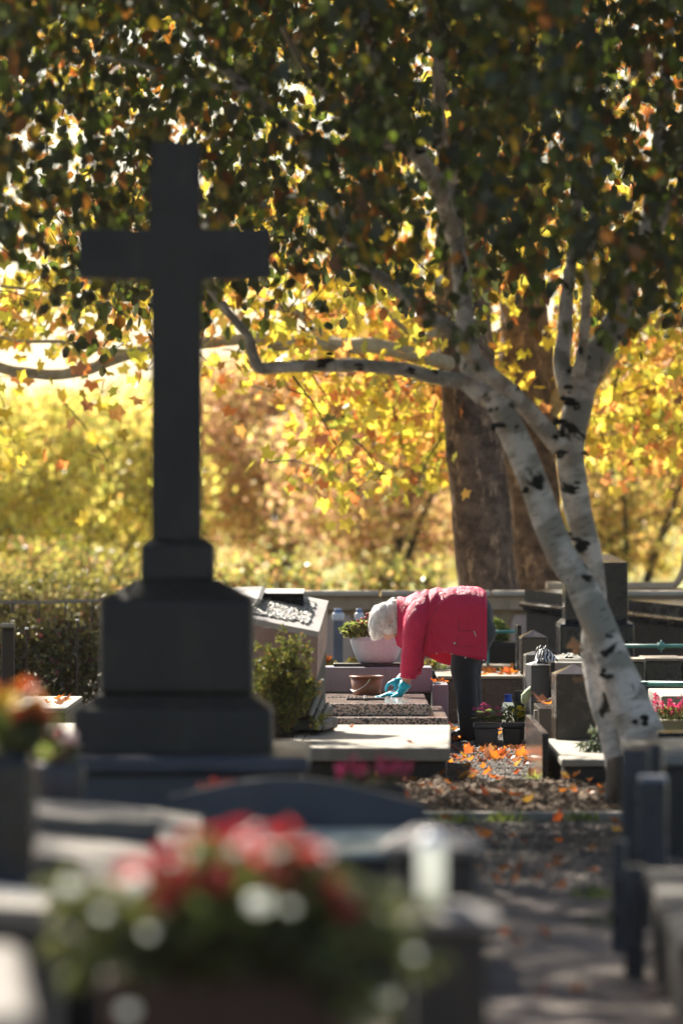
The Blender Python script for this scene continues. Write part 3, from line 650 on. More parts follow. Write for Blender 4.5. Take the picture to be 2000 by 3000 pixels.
def flower(parent, c, r, pal, npet=14, layers=3, name='flower', tilt=None):
    c = np.array(c, float); n = npet * layers; a = np.tile(np.arange(npet) * 2 * math.pi / npet, layers) + np.repeat(np.arange(layers) * .3, npet)
    e = np.repeat(np.linspace(.1, 1.1, layers), npet); tl = Vector(tilt or (random.uniform(-.5, .5), random.uniform(-.8, .1), .8)).normalized()
    qx = tl.orthogonal().normalized(); qy = tl.cross(qx)
    A = np.array([(qx * math.cos(b) + qy * math.sin(b)) * math.cos(f) + tl * math.sin(f) for b, f in zip(a, e)]); Nn = np.cross(A, np.array(tl)); Nn = unit(Nn); B = np.cross(Nn, A)
    return leaves(name, np.repeat(c[None], n, 0), np.full(n, r) * RNG.uniform(.8, 1.1, n), pal, SIMPLE_T, LEAF, parent, fr=(A, Nn, B), kind=None)
for x, y, r, pal in [(75, 2040, .055, ORG_), (20, 2075, .05, [(1, (.75, .55, .05))]), (110, 2075, .04, ORG_), (60, 2105, .04, [(1, (.7, .08, .03))]), (130, 2110, .035, [(1, (.7, .08, .03))]), (150, 2125, .03, [(1, (.7, .1, .04))]), (-30, 2050, .05, ORG_)]:
    flower(t, P(x, y, 15.3 + random.uniform(-.1, .1)), r, pal)
blossoms(t, 'foliage', P(55, 2150, 15.3), (.09, .07, .06), 160, GRN, .06)
g = G()
for x, y in [(75, 2050), (20, 2085), (110, 2085), (60, 2110), (130, 2115), (150, 2130), (-30, 2060)]: g.tube([P(70, 2150, 15.32), P((x + 70) / 2, (y + 2130) / 2, 15.3), P(x, y, 15.3)], .003, 5)
g.build('stems', plain('stem_green', (.05, .1, .03), .6), t)
t = empty('pink_flower_pot', P(165, 2350, 18.8), 'pot of pink and crimson flowers left of the plinth slab', 'flower pot')
zz = P(170, 2235, 18.9).z
g = G(); g.lathe((P(170, 0, 18.9).x, 18.9, 0), [(.07, 0), (.08, zz * .8), (.09, zz - .02), (.085, zz)], 16); g.build('pot', BRONZE, t, True)
blossoms(t, 'blossoms', P(175, 2185, 18.9), (.065, .06, .05), 150, [(3, (.8, .35, .35)), (2, (.7, .05, .12)), (2, (.8, .7, .65))], .035)
blossoms(t, 'foliage', P(170, 2215, 18.9), (.07, .06, .04), 90, GRN, .04)
# --- bottom left pale block
t = empty('pale_block', (P(-60, 0, 10.2).x, 10.4, 0), 'blurred pale stone block at the bottom left corner', 'grave kerb')
g = G(); zt = P(0, 2760, 10.8).z
g.box((P(-70, 0, 10.6).x, 10.0, 0), (.27, 1.5, zt), math.radians(4), .03); g.build('block', PALESH, t)
# --- pillars with pale sloping caps
WS2 = stone('worn_cap_stone', (.10, .09, .085), (.17, .155, .14), 3, 60, .8, .25)
def pillar(label, x0, x1, yt, d, dep, capov, slope, th=.07):
    t = empty('stone_pillar', (P((x0 + x1) / 2, 0, d).x, d, 0), label, 'grave pillar')
    z = P(0, yt, d).z; w = P(x1, 0, d).x - P(x0, 0, d).x; c = P((x0 + x1) / 2, 0, d).x
    g = G(); g.box((c, d + dep / 2, 0), (w, dep, z - th), 0, .01); g.build('pillar', DARKST, t)
    g = G(); g.box((c, d + dep / 2, z - th * .95), (w + capov, dep + capov, th * .35), 0, .01)
    V = []; zz = z - th * .6
    for sx, sy, h in ((-1, -1, 0), (1, -1, 0), (1, 1, 0), (-1, 1, 0)): V.append((c + sx * (w + capov) / 2, d + dep / 2 + sy * (dep + capov) / 2, zz))
    for sx, sy in ((-1, -1), (1, -1), (1, 1), (-1, 1)): V.append((c + sx * w * .22, d + dep / 2 + sy * dep * .22, zz + slope))
    g.add(V, [(0, 1, 5, 4), (1, 2, 6, 5), (2, 3, 7, 6), (3, 0, 4, 7), (4, 5, 6, 7), (3, 2, 1, 0)]); g.build('cap', WS2, t)
    return t
pillar('dark pillar with pale cap behind the white grave candle', 1150, 1388, 2440, 15.8, .34, .06, .05)
pillar('nearer dark pillar with worn pale cap holding the white candle', 1205, 1430, 2640, 12.8, .26, .05, .03)
t = empty('grave_candle', P(1265, 2640, 12.95), 'tall white grave candle standing on the nearer pillar cap', 'candle')
zc = P(0, 2640, 12.8).z - .07 * .6 + .03
CW = M('white_candle_glass'); CW.col((.85, .85, .82)).set(.25, .5); CW.b.inputs['Transmission Weight'].default_value = .0
cm = CW.t; tr = CW.n('ShaderNodeBsdfTranslucent'); tr.inputs[0].default_value = (.9, .92, .85, 1); mx = CW.n('ShaderNodeMixShader', inp={0: .55}); CW.l(CW.b.outputs[0], mx.inputs[1]); CW.l(tr.outputs[0], mx.inputs[2]); CW.l(mx.outputs[0], CW.out.inputs[0]); CW = CW.m
g = G(); g.lathe((P(1262, 0, 12.93).x, 12.93, zc), [(.024, 0), (.031, .008), (.032, .12), (.028, .128)], 20); g.build('candle_body', CW, t, True)
g = G(); g.lathe((P(1262, 0, 12.93).x, 12.93, zc + .1285), [(.029, 0), (.030, .01), (.018, .028), (.006, .032)], 20); g.build('lid', WHITE, t, True)
# --- foreground flower trough
d = 11.0
t = empty('flower_trough', (P(700, 0, d).x, d, 0), 'terracotta trough of red and pink flowers with conifer sprigs, blurred in the foreground', 'planter')
TERRA = plain('terracotta', (.055, .025, .016), .7, .3)
zt = P(0, 2850, d).z
g = G(); g.box((P(670, 0, d).x, d + .1, zt - .20), (.46, .24, .20), 0, .02, taper=(1.08, 1.1)); g.build('trough', TERRA, t)
g = G(); g.box((P(650, 0, d).x, d + .1, 0), (.62, .5, zt - .203), 0, .02); g.build('stand', DARKST, t)
PINK = [(3, (.75, .10, .13)), (2, (.85, .38, .38)), (2, (.50, .02, .05)), (.6, (.85, .75, .7))]
for i in range(64):
    u = random.uniform(-1, 1); x = 690 + u * 330; y = 2465 + 80 * u * u + random.uniform(-20, 150)
    pal = random.choice([[(1, (.62, .015, .04))], [(1, (.70, .09, .12))], [(1, (.38, .01, .025))], [(1, (.66, .03, .06))]])
    flower(t, P(x, y, d + random.uniform(-.14, .2)), random.uniform(.026, .040), pal, 9, 2)
g = G()
for i in range(26): 
    u = random.uniform(-1, 1); g.tube([P(690 + u * 150, 2820, d + .1), P(690 + u * 260, 2680, d + random.uniform(-.1, .2)), P(690 + u * 310, 2520 + 60 * u * u, d + random.uniform(-.1, .2))], .003, 4)
g.build('stems', plain('stem_dark', (.05, .08, .03), .6), t)
for x, y, r in [(760, 2650, .019), (402, 2585, .014), (498, 2525, .007), (560, 2490, .007), (692, 2490, .009), (812, 2495, .008), (205, 2600, .014), (300, 2680, .010), (435, 2735, .009), (850, 2660, .009), (60, 2640, .006), (1215, 2800, .008), (375, 2965, .013), (1130, 2925, .008)]:
    r *= 1.3; g = G(); g.lathe(P(x, y, 10.7) - Vector((0, 0, r * .6)), [(r * .3, 0), (r * .85, r * .35), (r, r * .8), (r * .7, r * 1.2), (r * .2, r * 1.3)], 10); g.build('glint_bead', CW, t, True)  # white beads put in for bright out-of-focus glints
blossoms(t, 'foliage', P(690, 2690, d + .05), (.22, .16, .09), 1100, GRN, .05)
blossoms(t, 'foliage', P(700, 2800, d), (.25, .14, .05), 700, [(3, (.03, .06, .02)), (1, (.06, .10, .03))], .05)
def sprig(name, parent, a, b, n, pal, spread=.05, sz=.03):
    a, b = np.array(a), np.array(b); k = RNG.random(n)[:, None]; ax = unit((b - a)[None])
    q = a + (b - a) * k + np.array([0, 0, .03]) * np.sin(k * 3.1)
    v = unit(RNG.normal(0, 1, (n, 3)) + ax * 1.2)
    A = v; r = unit(RNG.normal(0, 1, (n, 3))); Nn = unit(np.cross(A, r)); B = np.cross(Nn, A)
    g = G(); g.tube([a, (a + b) / 2 + np.array([0, 0, .03]), b], [.004, .003, .001], 5); 
    tw = g.build('sprig', TWIG, parent); leaves('needles', q, RNG.uniform(.6, 1.3, n) * spread, pal, (SIMPLE_T[0] * np.array([1, .3, 1]), SIMPLE_T[1]), LEAF, tw)
CON = [(3, (.08, .13, .03)), (2, (.15, .21, .05)), (1.3, (.32, .36, .12)), (2, (.03, .06, .025))]
for (xa, ya, xb, yb) in [(420, 2760, 150, 2570), (430, 2780, 190, 2640), (440, 2800, 150, 2760), (450, 2830, 210, 2840), (420, 2740, 250, 2600), (880, 2740, 1260, 2640), (900, 2760, 1290, 2800), (900, 2780, 1180, 2720), (880, 2800, 1100, 2880), (920, 2740, 1150, 2660), (860, 2760, 1050, 2700), (560, 2600, 620, 2460), (800, 2560, 880, 2480), (900, 2600, 1000, 2570), (940, 2640, 1140, 2620), (960, 2700, 1220, 2850), (900, 2850, 1160, 2980), (880, 2880, 1080, 3010)]:
    sprig('sprig', t, P(xa, ya, d + random.uniform(-.1, .1)), P(xb, yb, d + random.uniform(-.2, .2)), 190, CON, .05)

# ================================================================ middle left
# shrub right of the cross pedestal
t = empty('conifer_shrub', (P(835, 0, 31.6).x, 31.6, 0), 'feathery green shrub between the cross pedestal and the gravel tray', 'shrub')
g = G(); Q = []; base = Vector((P(832, 0, 31.4).x, 31.4, 0))
for k in range(74):
    tx = random.gauss(835, 48); ty = random.uniform(1838, 2070) + abs(tx - 835) * .35
    if ty < 1850 and random.random() < .4: ty += 60
    e = P(tx, ty, 31.4 + random.uniform(-.16, .16)); m_ = Vector((base.x + (e.x - base.x) * .45, 31.4 + (e.y - 31.4) * .5, e.z * random.uniform(.45, .7)))
    g.tube([base + Vector((random.uniform(-.03, .03), 0, 0)), m_, e], [.007, .004, .0015], 4, False, 0, 2)
    for f in range(random.randint(5, 9)):
        c0 = m_.lerp(e, random.uniform(.25, 1.0)); v = Vector((random.uniform(-1, 1), random.uniform(-1, 1), random.uniform(-.5, .6))) * random.uniform(.03, .075)
        kk = RNG.random(22)[:, None]; Q.append(np.array(c0) + np.array(v) * kk + RNG.normal(0, .007, (22, 3)))
g.build('stems', TWIG, t)
Q = np.concatenate(Q)
leaves('foliage', Q, .026, [(4, (.07, .12, .02)), (3, (.15, .20, .03)), (2, (.26, .27, .05)), (1, (.28, .14, .04)), (2, (.03, .05, .02))], (SIMPLE_T[0] * np.array([1, .55, 1]), SIMPLE_T[1]), LEAF, t, axis=(0, 0, 1), jit=1)
# stele with flared foot carrying a sloped gravel tray
d = 32.0
t = empty('gravel_stele', (P(850, 0, d).x, d, 0), 'dark stele with flared foot and a tilted tray of white gravel on top', 'gravestone')
ANG = math.radians(-8)
g = G(); pxbox(g, 700, 925, 1842, 2080, d + .35, .42, ANG, .01, zb=P(0, 2090, d).z); g.build('shaft', DARKST, t)
g = G()
for x0, x1, yt, yb in [(690, 936, 2075, 2108), (678, 950, 2110, 2150)]:
    pxbox(g, x0, x1, yt, yb, d + .28, .58, ANG, .015, zb=P(0, yb, d).z + .0)
pxbox(g, 665, 935, 2150, 2200, d + .2, .70, ANG, .015, zb=.0)
g.build('foot', DARKST, t)
# slanted side moulding in pale stone, sunlight put into its colour
g = G()
for i, (x, y, w) in enumerate([(926, 2052, 26), (938, 2070, 26), (950, 2092, 26)]):
    a = P(x - 14, y + 42, d + .1); b = P(x + 10, y - 30, d + .5); g.tube([a, b], .012, 6)
g.build('side_moulding', PALE, t)
# tray: sloped slab
def slab4(g, c, th):
    V = [Vector(x) for x in c]; n = (V[1] - V[0]).cross(V[3] - V[0]).normalized(); n = n if n.z > 0 else -n
    V2 = [v - n * th for v in V]; g.add(V + V2, [(0, 1, 2, 3), (7, 6, 5, 4), (0, 4, 5, 1), (1, 5, 6, 2), (2, 6, 7, 3), (3, 7, 4, 0)]); return V, n
g = G(); T4 = [P(715, 1808, d + .2), P(934, 1851, d + .2), P(962, 1760, d + .85), P(760, 1722, d + .85)]
PW = stone('white_sunlit_marble', (.36, .34, .33), (.46, .43, .41), 3, 80, .6, .2, (.3, .28, .24), .3)
V, n = slab4(g, T4, .035); g.build('tray', PW, t)
g = G(); g.add([V[1] - n * .035, V[2] - n * .035, P(958, 1888, d + .8), P(928, 1990, d + .22), V[0] - n * .036, P(715, 1990, d + .22)], [(0, 1, 2, 3)]); 
g.add([V[1] - n * .036, V[0] - n * .036, P(715, 1990, d + .23), P(928, 1990, d + .23)], [(0, 1, 2, 3)])
g.build('side_panel', PINKST, t)
def trayp(m):
    a = RNG.uniform(.04, .84, m)[:, None]; b = RNG.uniform(.14, .88, m)[:, None]; v = [np.array(x) for x in V]
    q = (v[0] * (1 - a) + v[1] * a) * (1 - b) + (v[3] * (1 - a) + v[2] * a) * b; return q + np.array(n) * .006
PEBW = M('white_pebble'); PEBW.col(PEBW.mix(PEBW.noise(60, 2), (.10, .10, .10), (.75, .72, .68))).set(.5); PEBW = PEBW.m
pebbles('white_gravel', trayp, 1500, .006, .013, PEBW, t)
t = empty('open_book_plaque', P(868, 1770, 32.9), 'pale open sheet of stone with dark front lip, on top of the gravel stele', 'plaque')
g = G(); slab4(g, [P(762, 1738, d + .62), P(888, 1738, d + .62), P(893, 1725, d + 1.0), P(768, 1724, d + 1.0)], .012); g.build('top_plate', PW, t)
g = G(); g.add([P(762, 1740, d + .62), P(888, 1740, d + .62), P(890, 1776, d + .60), P(748, 1752, d + .60), P(762, 1740, d + .66), P(888, 1740, d + .66), P(890, 1776, d + .64), P(748, 1752, d + .64)], [(0, 3, 2, 1), (4, 5, 6, 7), (0, 1, 5, 4), (1, 2, 6, 5), (2, 3, 7, 6), (3, 0, 4, 7)]); g.build('dark_lip', BLACK, t)
t = empty('marble_wing', P(740, 1770, 32.4), 'bright wedge of pale stone between the pedestal and the gravel tray', 'gravestone')
g = G(); slab4(g, [P(733, 1795, d + .42), P(755, 1752, d + .42), P(768, 1718, d + .7), P(640, 1722, d + .7)], .03); g.build('wedge', PW, t)
g = G(); pxbox(g, 640, 735, 1800, 2200, d + .55, .3, 0, .01, zb=0); g.build('support', DARKST, t)
# near grey slab in the middle
t = empty('grave_slab', (P(1100, 0, 30.5).x, 30.5, 0), 'broad low grey grave slab with sunlit top in front of the speckled tomb', 'grave')
zs = P(0, 2190, 30.5).z
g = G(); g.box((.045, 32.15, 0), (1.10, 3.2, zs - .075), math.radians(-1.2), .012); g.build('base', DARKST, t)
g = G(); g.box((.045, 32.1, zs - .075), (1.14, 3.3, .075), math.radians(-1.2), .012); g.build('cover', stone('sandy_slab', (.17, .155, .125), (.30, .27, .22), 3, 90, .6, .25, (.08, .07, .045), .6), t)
# magenta heather in a trough in the shade before it
def trough_flowers(name, label, x0, x1, yt, yb, ym, d, pal, mat, cat='planter', n=500, sz=.018):
    t = empty(name, (P((x0 + x1) / 2, 0, d).x, d, 0), label, cat); z = P(0, yb, d).z
    g = G(); g.box((P((x0 + x1) / 2, 0, d).x, d, 0), (P(x1, 0, d).x - P(x0, 0, d).x, .22, z), 0, .012); g.build('trough', mat, t)
    w = (P(x1, 0, d).x - P(x0, 0, d).x) / 2
    m = 34; sx = RNG.uniform(-w * .95, w * .95, m) + P((x0 + x1) / 2, 0, d).x; g = G(); Q = []
    hh = P(0, yt, d).z - z
    for x in sx:
        h = hh * random.uniform(.45, 1.05); y = d + random.uniform(-.08, .08); dx = random.uniform(-.03, .03)
        g.tube([(x, y, z - .01), (x + dx, y, z + h)], [.0025, .0015], 4); k = RNG.random(int(n / m)) ** .7
        Q.append(np.stack([x + dx * k, np.full(len(k), y), z + h * (.25 + .75 * k)], 1) + RNG.normal(0, .006, (len(k), 3)))
    g.build('stems', plain('stem_of_' + name, (.06, .08, .03), .6), t)
    leaves('blossoms', np.concatenate(Q), sz, pal, SIMPLE_T, LEAF, t, axis=(0, 0, 1), jit=.8)
    blossoms(t, 'foliage', (P((x0 + x1) / 2, 0, d).x, d, z + hh * .22), (w, .1, hh * .3), int(n * .5), GRN, .02)
    return t
MAG = [(3, (.62, .02, .14)), (2, (.75, .06, .22)), (1, (.4, .01, .08))]
trough_flowers('heather_trough', 'dark trough of magenta flowers in the shade before the low grey slab', 985, 1190, 2228, 2298, 0, 20.8, MAG, DARKST)

# ================================================================ speckled tomb where she works
t = empty('speckled_tomb', (.0, 36.5, 0), 'two tiered speckled granite tomb that the woman is cleaning', 'tomb')
zl, zu = .226, .302
SPTOP = SPECK
g = G(); g.box((.20, 36.35, 0), (.92, 2.3, zl - .0), 0, .008); g.build('lower_tier', SPECK, t)
g = G(); g.box((.145, 36.5, zl + .001), (.80, 2.0, .075), 0, .008); g.build('upper_tier', SPECK, t)
ZT = zl + .076
t = empty('grey_headblock', (P(1105, 0, 37.75).x, 37.9, ZT), 'pale grey granite block behind the bucket, carrying the bowl planter', 'gravestone')
g = G(); pxbox(g, 944, 1266, 1955, 2030, 37.72, .42, 0, .01, zb=ZT + .001); g.build('block', GREY, t)
t = empty('grey_side_block', (P(1285, 0, 37.8).x, 37.9, 0), 'small grey granite block at the foot end of the headblock, right of the glove', 'grave kerb')
g = G(); pxbox(g, 1267, 1313, 2006, 2068, 37.56, .6, 0, .008, zb=0); g.build('block', GREY, t)
t = empty('speckled_tomb_kerb', (P(920, 0, 37.4).x, 37.4, 0), 'pale stone kerb left of the bucket behind the gravel stele', 'grave kerb')
g = G(); pxbox(g, 850, 940, 2014, 2068, 37.58, .7, 0, .01, zb=0); g.build('kerb_block', PALE, t)
# cross ornament lying on the tomb and the bronze letters behind it
t = empty('bronze_cross', P(1070, 2052, 36.1), 'small dark bronze cross lying flat on the speckled tomb', 'cross')
zc = ZT + .004
def onz(px, y, z): dd = (H - z) * F / (y - 1500); return Vector((P(px, y, dd).x, dd, z))
ca = onz(1070, 2052, ZT)
g = G(); g.box(ca + Vector((0, 0, .001)), (.245, .035, .014), 0, .004); g.build('cross_arm', BRONZE, t)
g = G(); g.box(ca + Vector((0, .16, .0012)), (.022, .55, .017), 0, .004); g.build('cross_upright', BRONZE, t)
t = empty('raised_inscription', onz(1010, 2043, ZT), 'line of small weathered raised letters on the speckled tomb top', 'inscription')
for i in range(9):
    c = onz(962 + i * 11.5, 2043.5, ZT + .001); c.z = ZT + .001
    g = G(); g.box(c, (.014, .05, .005), 0, .001)
    if i % 2: g.box(c + Vector((.006, .02, .0052)), (.012, .012, .003), 0, .001)
    g.build('letter', BRONZE, t)
# bucket
t = empty('bucket', P(1074, 2035, 37.0), 'brown plastic bucket with a wire handle on the speckled tomb', 'bucket')
bc = Vector((P(1074, 0, 37.25).x, 37.25, ZT + .001))
BK = M('brown_bucket_plastic'); BK.col(BK.mix(BK.noise(14, 4, stretch=(1, 1, .2)), (.10, .035, .018), (.24, .085, .04))).set(.35, .4)
hgt = P(0, 1980, 37.25).z - ZT
g = G(); g.lathe(bc, [(.084, 0), (.090, .004), (.107, hgt - .012), (.104, hgt - .012), (.088, .010), (.01, .008)], 32); g.build('body', BK.m, t, True)
g = G(); g.lathe(bc + Vector((0, 0, hgt - .013)), [(.108, 0), (.116, .003), (.117, .010), (.110, .013), (.104, .012), (.103, .001)], 32); g.build('rim', BK.m, t, True)
g = G(); g.tube([bc + Vector((-.105, -.03, hgt * .28)), bc + Vector((-.085, -.075, hgt * .20)), bc + Vector((-.04, -.103, hgt * .36)), bc + Vector((0.0, -.108, hgt * .60)), bc + Vector((.02, -.108, hgt * .86))], .0028, 7, sub=3); g.build('handle', plain('wire', (.55, .53, .5), .35, metal=.6), t, True)
# bowl planter
t = empty('bowl_planter', P(1105, 1950, 37.95), 'white oval bowl planter with green leaves and red berries on the grey headblock', 'planter')
zb = P(0, 1955, 37.72).z; cx = P(1103, 0, 37.93).x
g = G(); g.box((P(1078, 0, 37.9).x, 37.93, zb + .001), (.46, .26, .02), 0, .004); g.build('tray', IRON, t)
BW = stone('white_planter', (.50, .50, .53), (.62, .62, .66), 4, 60, .6, .12, (.3, .3, .3), .2)
hb = P(0, 1866, 37.93).z - zb - .022
g = G(); g.lathe((cx, 37.93, zb + .022), [(.108, 0), (.125, .01), (.150, hb * .35), (.172, hb * .75), (.180, hb), (.172, hb), (.16, hb - .02), (.02, hb - .03)], 40, 1, .66, 0, .12); g.build('bowl', BW, t, True)
blossoms(t, 'foliage', P(1052, 1848, 37.9), (.125, .09, .055), 900, [(3, (.08, .14, .03)), (2, (.16, .24, .05)), (2, (.30, .36, .10)), (1, (.10, .05, .03))], .03)
blossoms(t, 'foliage', P(1120, 1852, 37.9), (.12, .08, .05), 700, GRN, .03)
for x, y in [(1068, 1815), (1075, 1806), (1058, 1826), (1080, 1800), (1048, 1822), (1070, 1830), (1085, 1812), (1062, 1818), (1052, 1832), (1078, 1820)]:
    c = P(x + random.uniform(-4, 4), y + random.uniform(-4, 4), 37.85); g = G(); g.lathe(c, [(.003, 0), (.008, .003), (.009, .008), (.005, .014), (.001, .016)], 8); g.build('berry', plain('red_berry', (.45, .03, .04), .35) if 'red_berry' not in bpy.data.materials else bpy.data.materials['red_berry'], t, True)
for x, y in [(1052, 1838), (1072, 1846), (998, 1856)]: flower(t, P(x, y, 37.84), .014, [(1, (.85, .85, .8))], 7, 1)

# low planting and flowers behind the block, wall foot
t = empty('border_plants', (P(960, 0, 41).x, 41, 0), 'low flowering border plants behind the grey headblock', 'plants')
for x, y, pal in [(930, 1990, ORG_), (945, 1940, ORG_), (960, 1950, LG), (1040, 1945, LG), (925, 1965, LG), (1255, 1950, LG), (1285, 1955, [(1, (.75, .72, .5)), (1, (.4, .5, .1))])]:
    blossoms(t, 'foliage', P(x, y, 41.5), (.07, .06, .045), 150, pal, .03)
bz = G(); bz.box((P(1100, 0, 41.5).x, 41.5, 0), (1.25, .25, P(0, 1962, 41.5).z), 0, .01); bz.build('bed_edging', DARKST, t)

# ================================================================ back wall and capped bollards
WS = stone('sandy_wall_stone', (.46, .33, .20), (.60, .46, .30), 2, 60, .8, .3, (.14, .11, .07), .5)
COPE = stone('sunlit_coping', (.50, .43, .33), (.68, .60, .48), 3, 60, .8, .25, (.3, .25, .18), .3)  # colour raised above the other pale stone to imitate sunlight on the coping
WP = stone('pink_wall_panel', (.62, .45, .35), (.74, .56, .45), 3, 60, .8, .2, (.3, .2, .14), .3)
d = 50.0 - 3
t = empty('boundary_wall', (0, d, 0), 'long low sandstone boundary wall with pale coping behind the graves', 'wall')
z1 = P(0, 1731, d).z
g = G()
for i in range(2, 7): g.box((-2.9 + i * .92, d + .15, z1 - .045), (.905, .36, .045), 0, .012)
g.build('coping', COPE, t)
g = G(); g.box((.77, d + .15, z1 - .16), (4.56, .26, .114), 0, .006); g.build('frieze', WS, t)
g = G(); g.box((.77, d + .20, 0), (4.52, .16, z1 - .161), 0, .004); g.build('wall_body', WS, t)
for i in range(2, 8):
    xa = -2.55 + i * .60
    g = G(); g.lathe((xa, d + .1, .0), [(.0, 0)] + [(.25, .02), (.25, z1 - .27), (.22, z1 - .2)], 24, 1, .16, 0, .75); g.build('panel', WP, t)
g = G(); g.box((.8, d - .1, 0), (4.5, .3, .06), 0, .01); g.build('foot_ledge', WS, t)
for px, lab in [(990, 'left'), (1052, 'right')]:
    t = empty('capped_post', (P(px, 0, 45).x, 45, 0), 'white and blue topped grey post, %s one behind the bowl planter' % ('left hand' if lab == 'left' else 'right hand'), 'post', 'white topped posts behind the bowl planter')
    w = .10 if lab == 'left' else .075; x = P(px, 0, 45).x
    za, zb2, zc2 = P(0, 1820, 45).z, P(0, 1795, 45).z, P(0, 1784, 45).z
    g = G(); g.box((x, 45, 0), (w * .75, .09, za), 0, .008); g.build('shaft', GREY, t)
    g = G(); g.box((x, 45, za + .001), (w, .11, zb2 - za), 0, .02); g.build('white_band', WHITE, t)
    g = G(); g.box((x, 45, zb2 + .002), (w * .62, .08, zc2 - zb2), 0, .01); g.build('blue_cap', plain('blue_cap_paint', (.16, .25, .45), .4), t)
# right hand length of wall with the swept up end
d = 50.0
t = empty('boundary_wall', (3.0, d, 0), 'right stretch of the sandstone wall whose pale coping sweeps upward', 'wall')
z2 = P(0, 1706, d).z
g = G(); g.prism([(-.18, -.05), (.18, -.05), (.18, 0), (-.18, 0)], (P(1600, 0, d).x, d, z2), (P(1968, 0, d).x, d, z2))
g.tube([(P(1960, 0, d).x, d, z2 - .025), (P(1976, 0, d).x, d, z2 - .022), (P(1988, 0, d).x, d, z2 + .02), (P(1996, 0, d).x, d, z2 + .07), (P(2004, 0, d).x, d, z2 + .15), (P(2012, 0, d).x, d, z2 + .3)], .03, 8, sub=3)
g.box((P(2120, 0, d).x, d, z2 + .28), (.7, .3, .06), 0, .01); g.build('coping', COPE, t)
g = G(); g.box((P(1800, 0, d).x, d, 0), (P(2000, 0, d).x - P(1600, 0, d).x, .24, z2 - .05), 0, .005); g.box((P(2120, 0, d).x, d, 0), (.62, .22, z2 + .28), 0, .005); g.build('wall_body', WS, t)
g = G(); g.box((P(1800, 0, d).x, d - .14, z2 - .15), (P(2000, 0, d).x - P(1600, 0, d).x, .05, .05), 0, .01); g.build('moulding', WS, t)

# ================================================================ left background behind the cross: hedge, railing, slabs
def shrub(label, px, d, w, h, n, pal, sz=.05, name='hedge_shrub', group='dark shrubs left of the cross', dep=.6):
    x = P(px, 0, d).x; t = empty(name, (x, d, 0), label, 'shrub', group)
    q = unit(RNG.normal(0, 1, (n // 14, 3))) * (RNG.uniform(.1, 1, n // 14) ** .4)[:, None] * np.array([w / 2, dep / 2, h * .52]) + np.array([x, d, h * .5])
    q = q[(nz(q, 4, px) < .3)]; q = (q[:, None] + RNG.normal(0, .04, (len(q), 14, 3))).reshape(-1, 3); q = q[q[:, 2] > .01]
    leaves('foliage', q, sz, pal, SIMPLE_T, LEAF, t, axis=(0, 0, 1), jit=1)
    g = G()
    for i in range(7):
        a = random.uniform(0, 6.3); g.tube([(x, d, 0), (x + w * .15 * math.cos(a), d + .1 * math.sin(a), h * .4), (x + w * .38 * math.cos(a), d + .2 * math.sin(a), h * .85)], [.014, .009, .003], 5)
    g.build('stems', TWIG, t)
DG = [(4, (.04, .055, .016)), (3, (.09, .11, .03)), (2.5, (.20, .21, .06)), (1, (.18, .10, .06)), (1.2, (.34, .32, .14))]
shrub('broad dark green shrub at the left edge behind the bouquet', 30, 52, 1.3, .78, 7600, DG)
shrub('dark green shrub next to the cross pedestal, with brownish tips', 215, 54, 1.3, .74, 8600, DG)
shrub('olive green shrub rising behind the darker pair', 120, 57, 1.9, .92, 10500, [(3, (.14, .17, .04)), (3, (.36, .34, .08)), (1.5, (.06, .08, .02)), (1, (.5, .38, .1))])
shrub('dark shrub hidden partly behind the cross pedestal', 420, 55, 1.3, .70, 6200, DG)
shrub('low dark shrub filling the foot of the hedge', 130, 43.5, 1.3, .66, 8600, [(4, (.04, .05, .014)), (3, (.10, .11, .03)), (2, (.2, .2, .07)), (.6, (.2, .03, .05))])
t = empty('iron_railing', (P(150, 0, 48).x, 48, 0), 'thin weathered railing running through the shrubs left of the cross', 'railing')
g = G(); g.tube([P(-150, 1766, 48), P(150, 1764, 48), P(520, 1752, 48)], .012, 6); g.build('top_rail', GREY, t)
for i in range(8):
    g = G(); x = P(-120 + i * 78, 0, 48).x; g.tube([(x, 48, 0), (x, 48, P(0, 1762, 48).z)], .01, 6); g.build('upright', IRON, t)
t = empty('lantern_stone', (P(24, 0, 39.5).x, 39.5, 0), 'small dark stone with white sunlit top at the left edge among the shrubs', 'gravestone')
g = G(); g.box((P(24, 0, 39.5).x, 39.5, 0), (.085, .12, P(0, 1842, 39.5).z), 0, .008); g.build('shaft', DARKST, t)
g = G(); g.box((P(24, 0, 39.5).x, 39.5, P(0, 1842, 39.5).z + .001), (.10, .2, .025), 0, .008, pitch=math.radians(-8)); g.build('cap', PALE, t)
for x, y, h, lab in [(78, 1840, .10, 'slim white tipped post among the shrubs at the left edge'), (226, 1815, .05, 'slim white tipped stake left of the cross pedestal')]:
    t = empty('stake', (P(x, 0, 40.2).x, 39.9, 0), lab, 'post')
    g = G(); g.box((P(x, 0, 39.9).x, 39.9, 0), (.012, .02, P(0, y + 5, 39.9).z), 0, .002); g.build('shaft', DARKST, t)
    g = G(); g.box((P(x, 0, 39.9).x, 39.9, P(0, y + 5, 39.9).z + .0005), (.026, .03, .015), 0, .004); g.build('tip', WHITE, t)
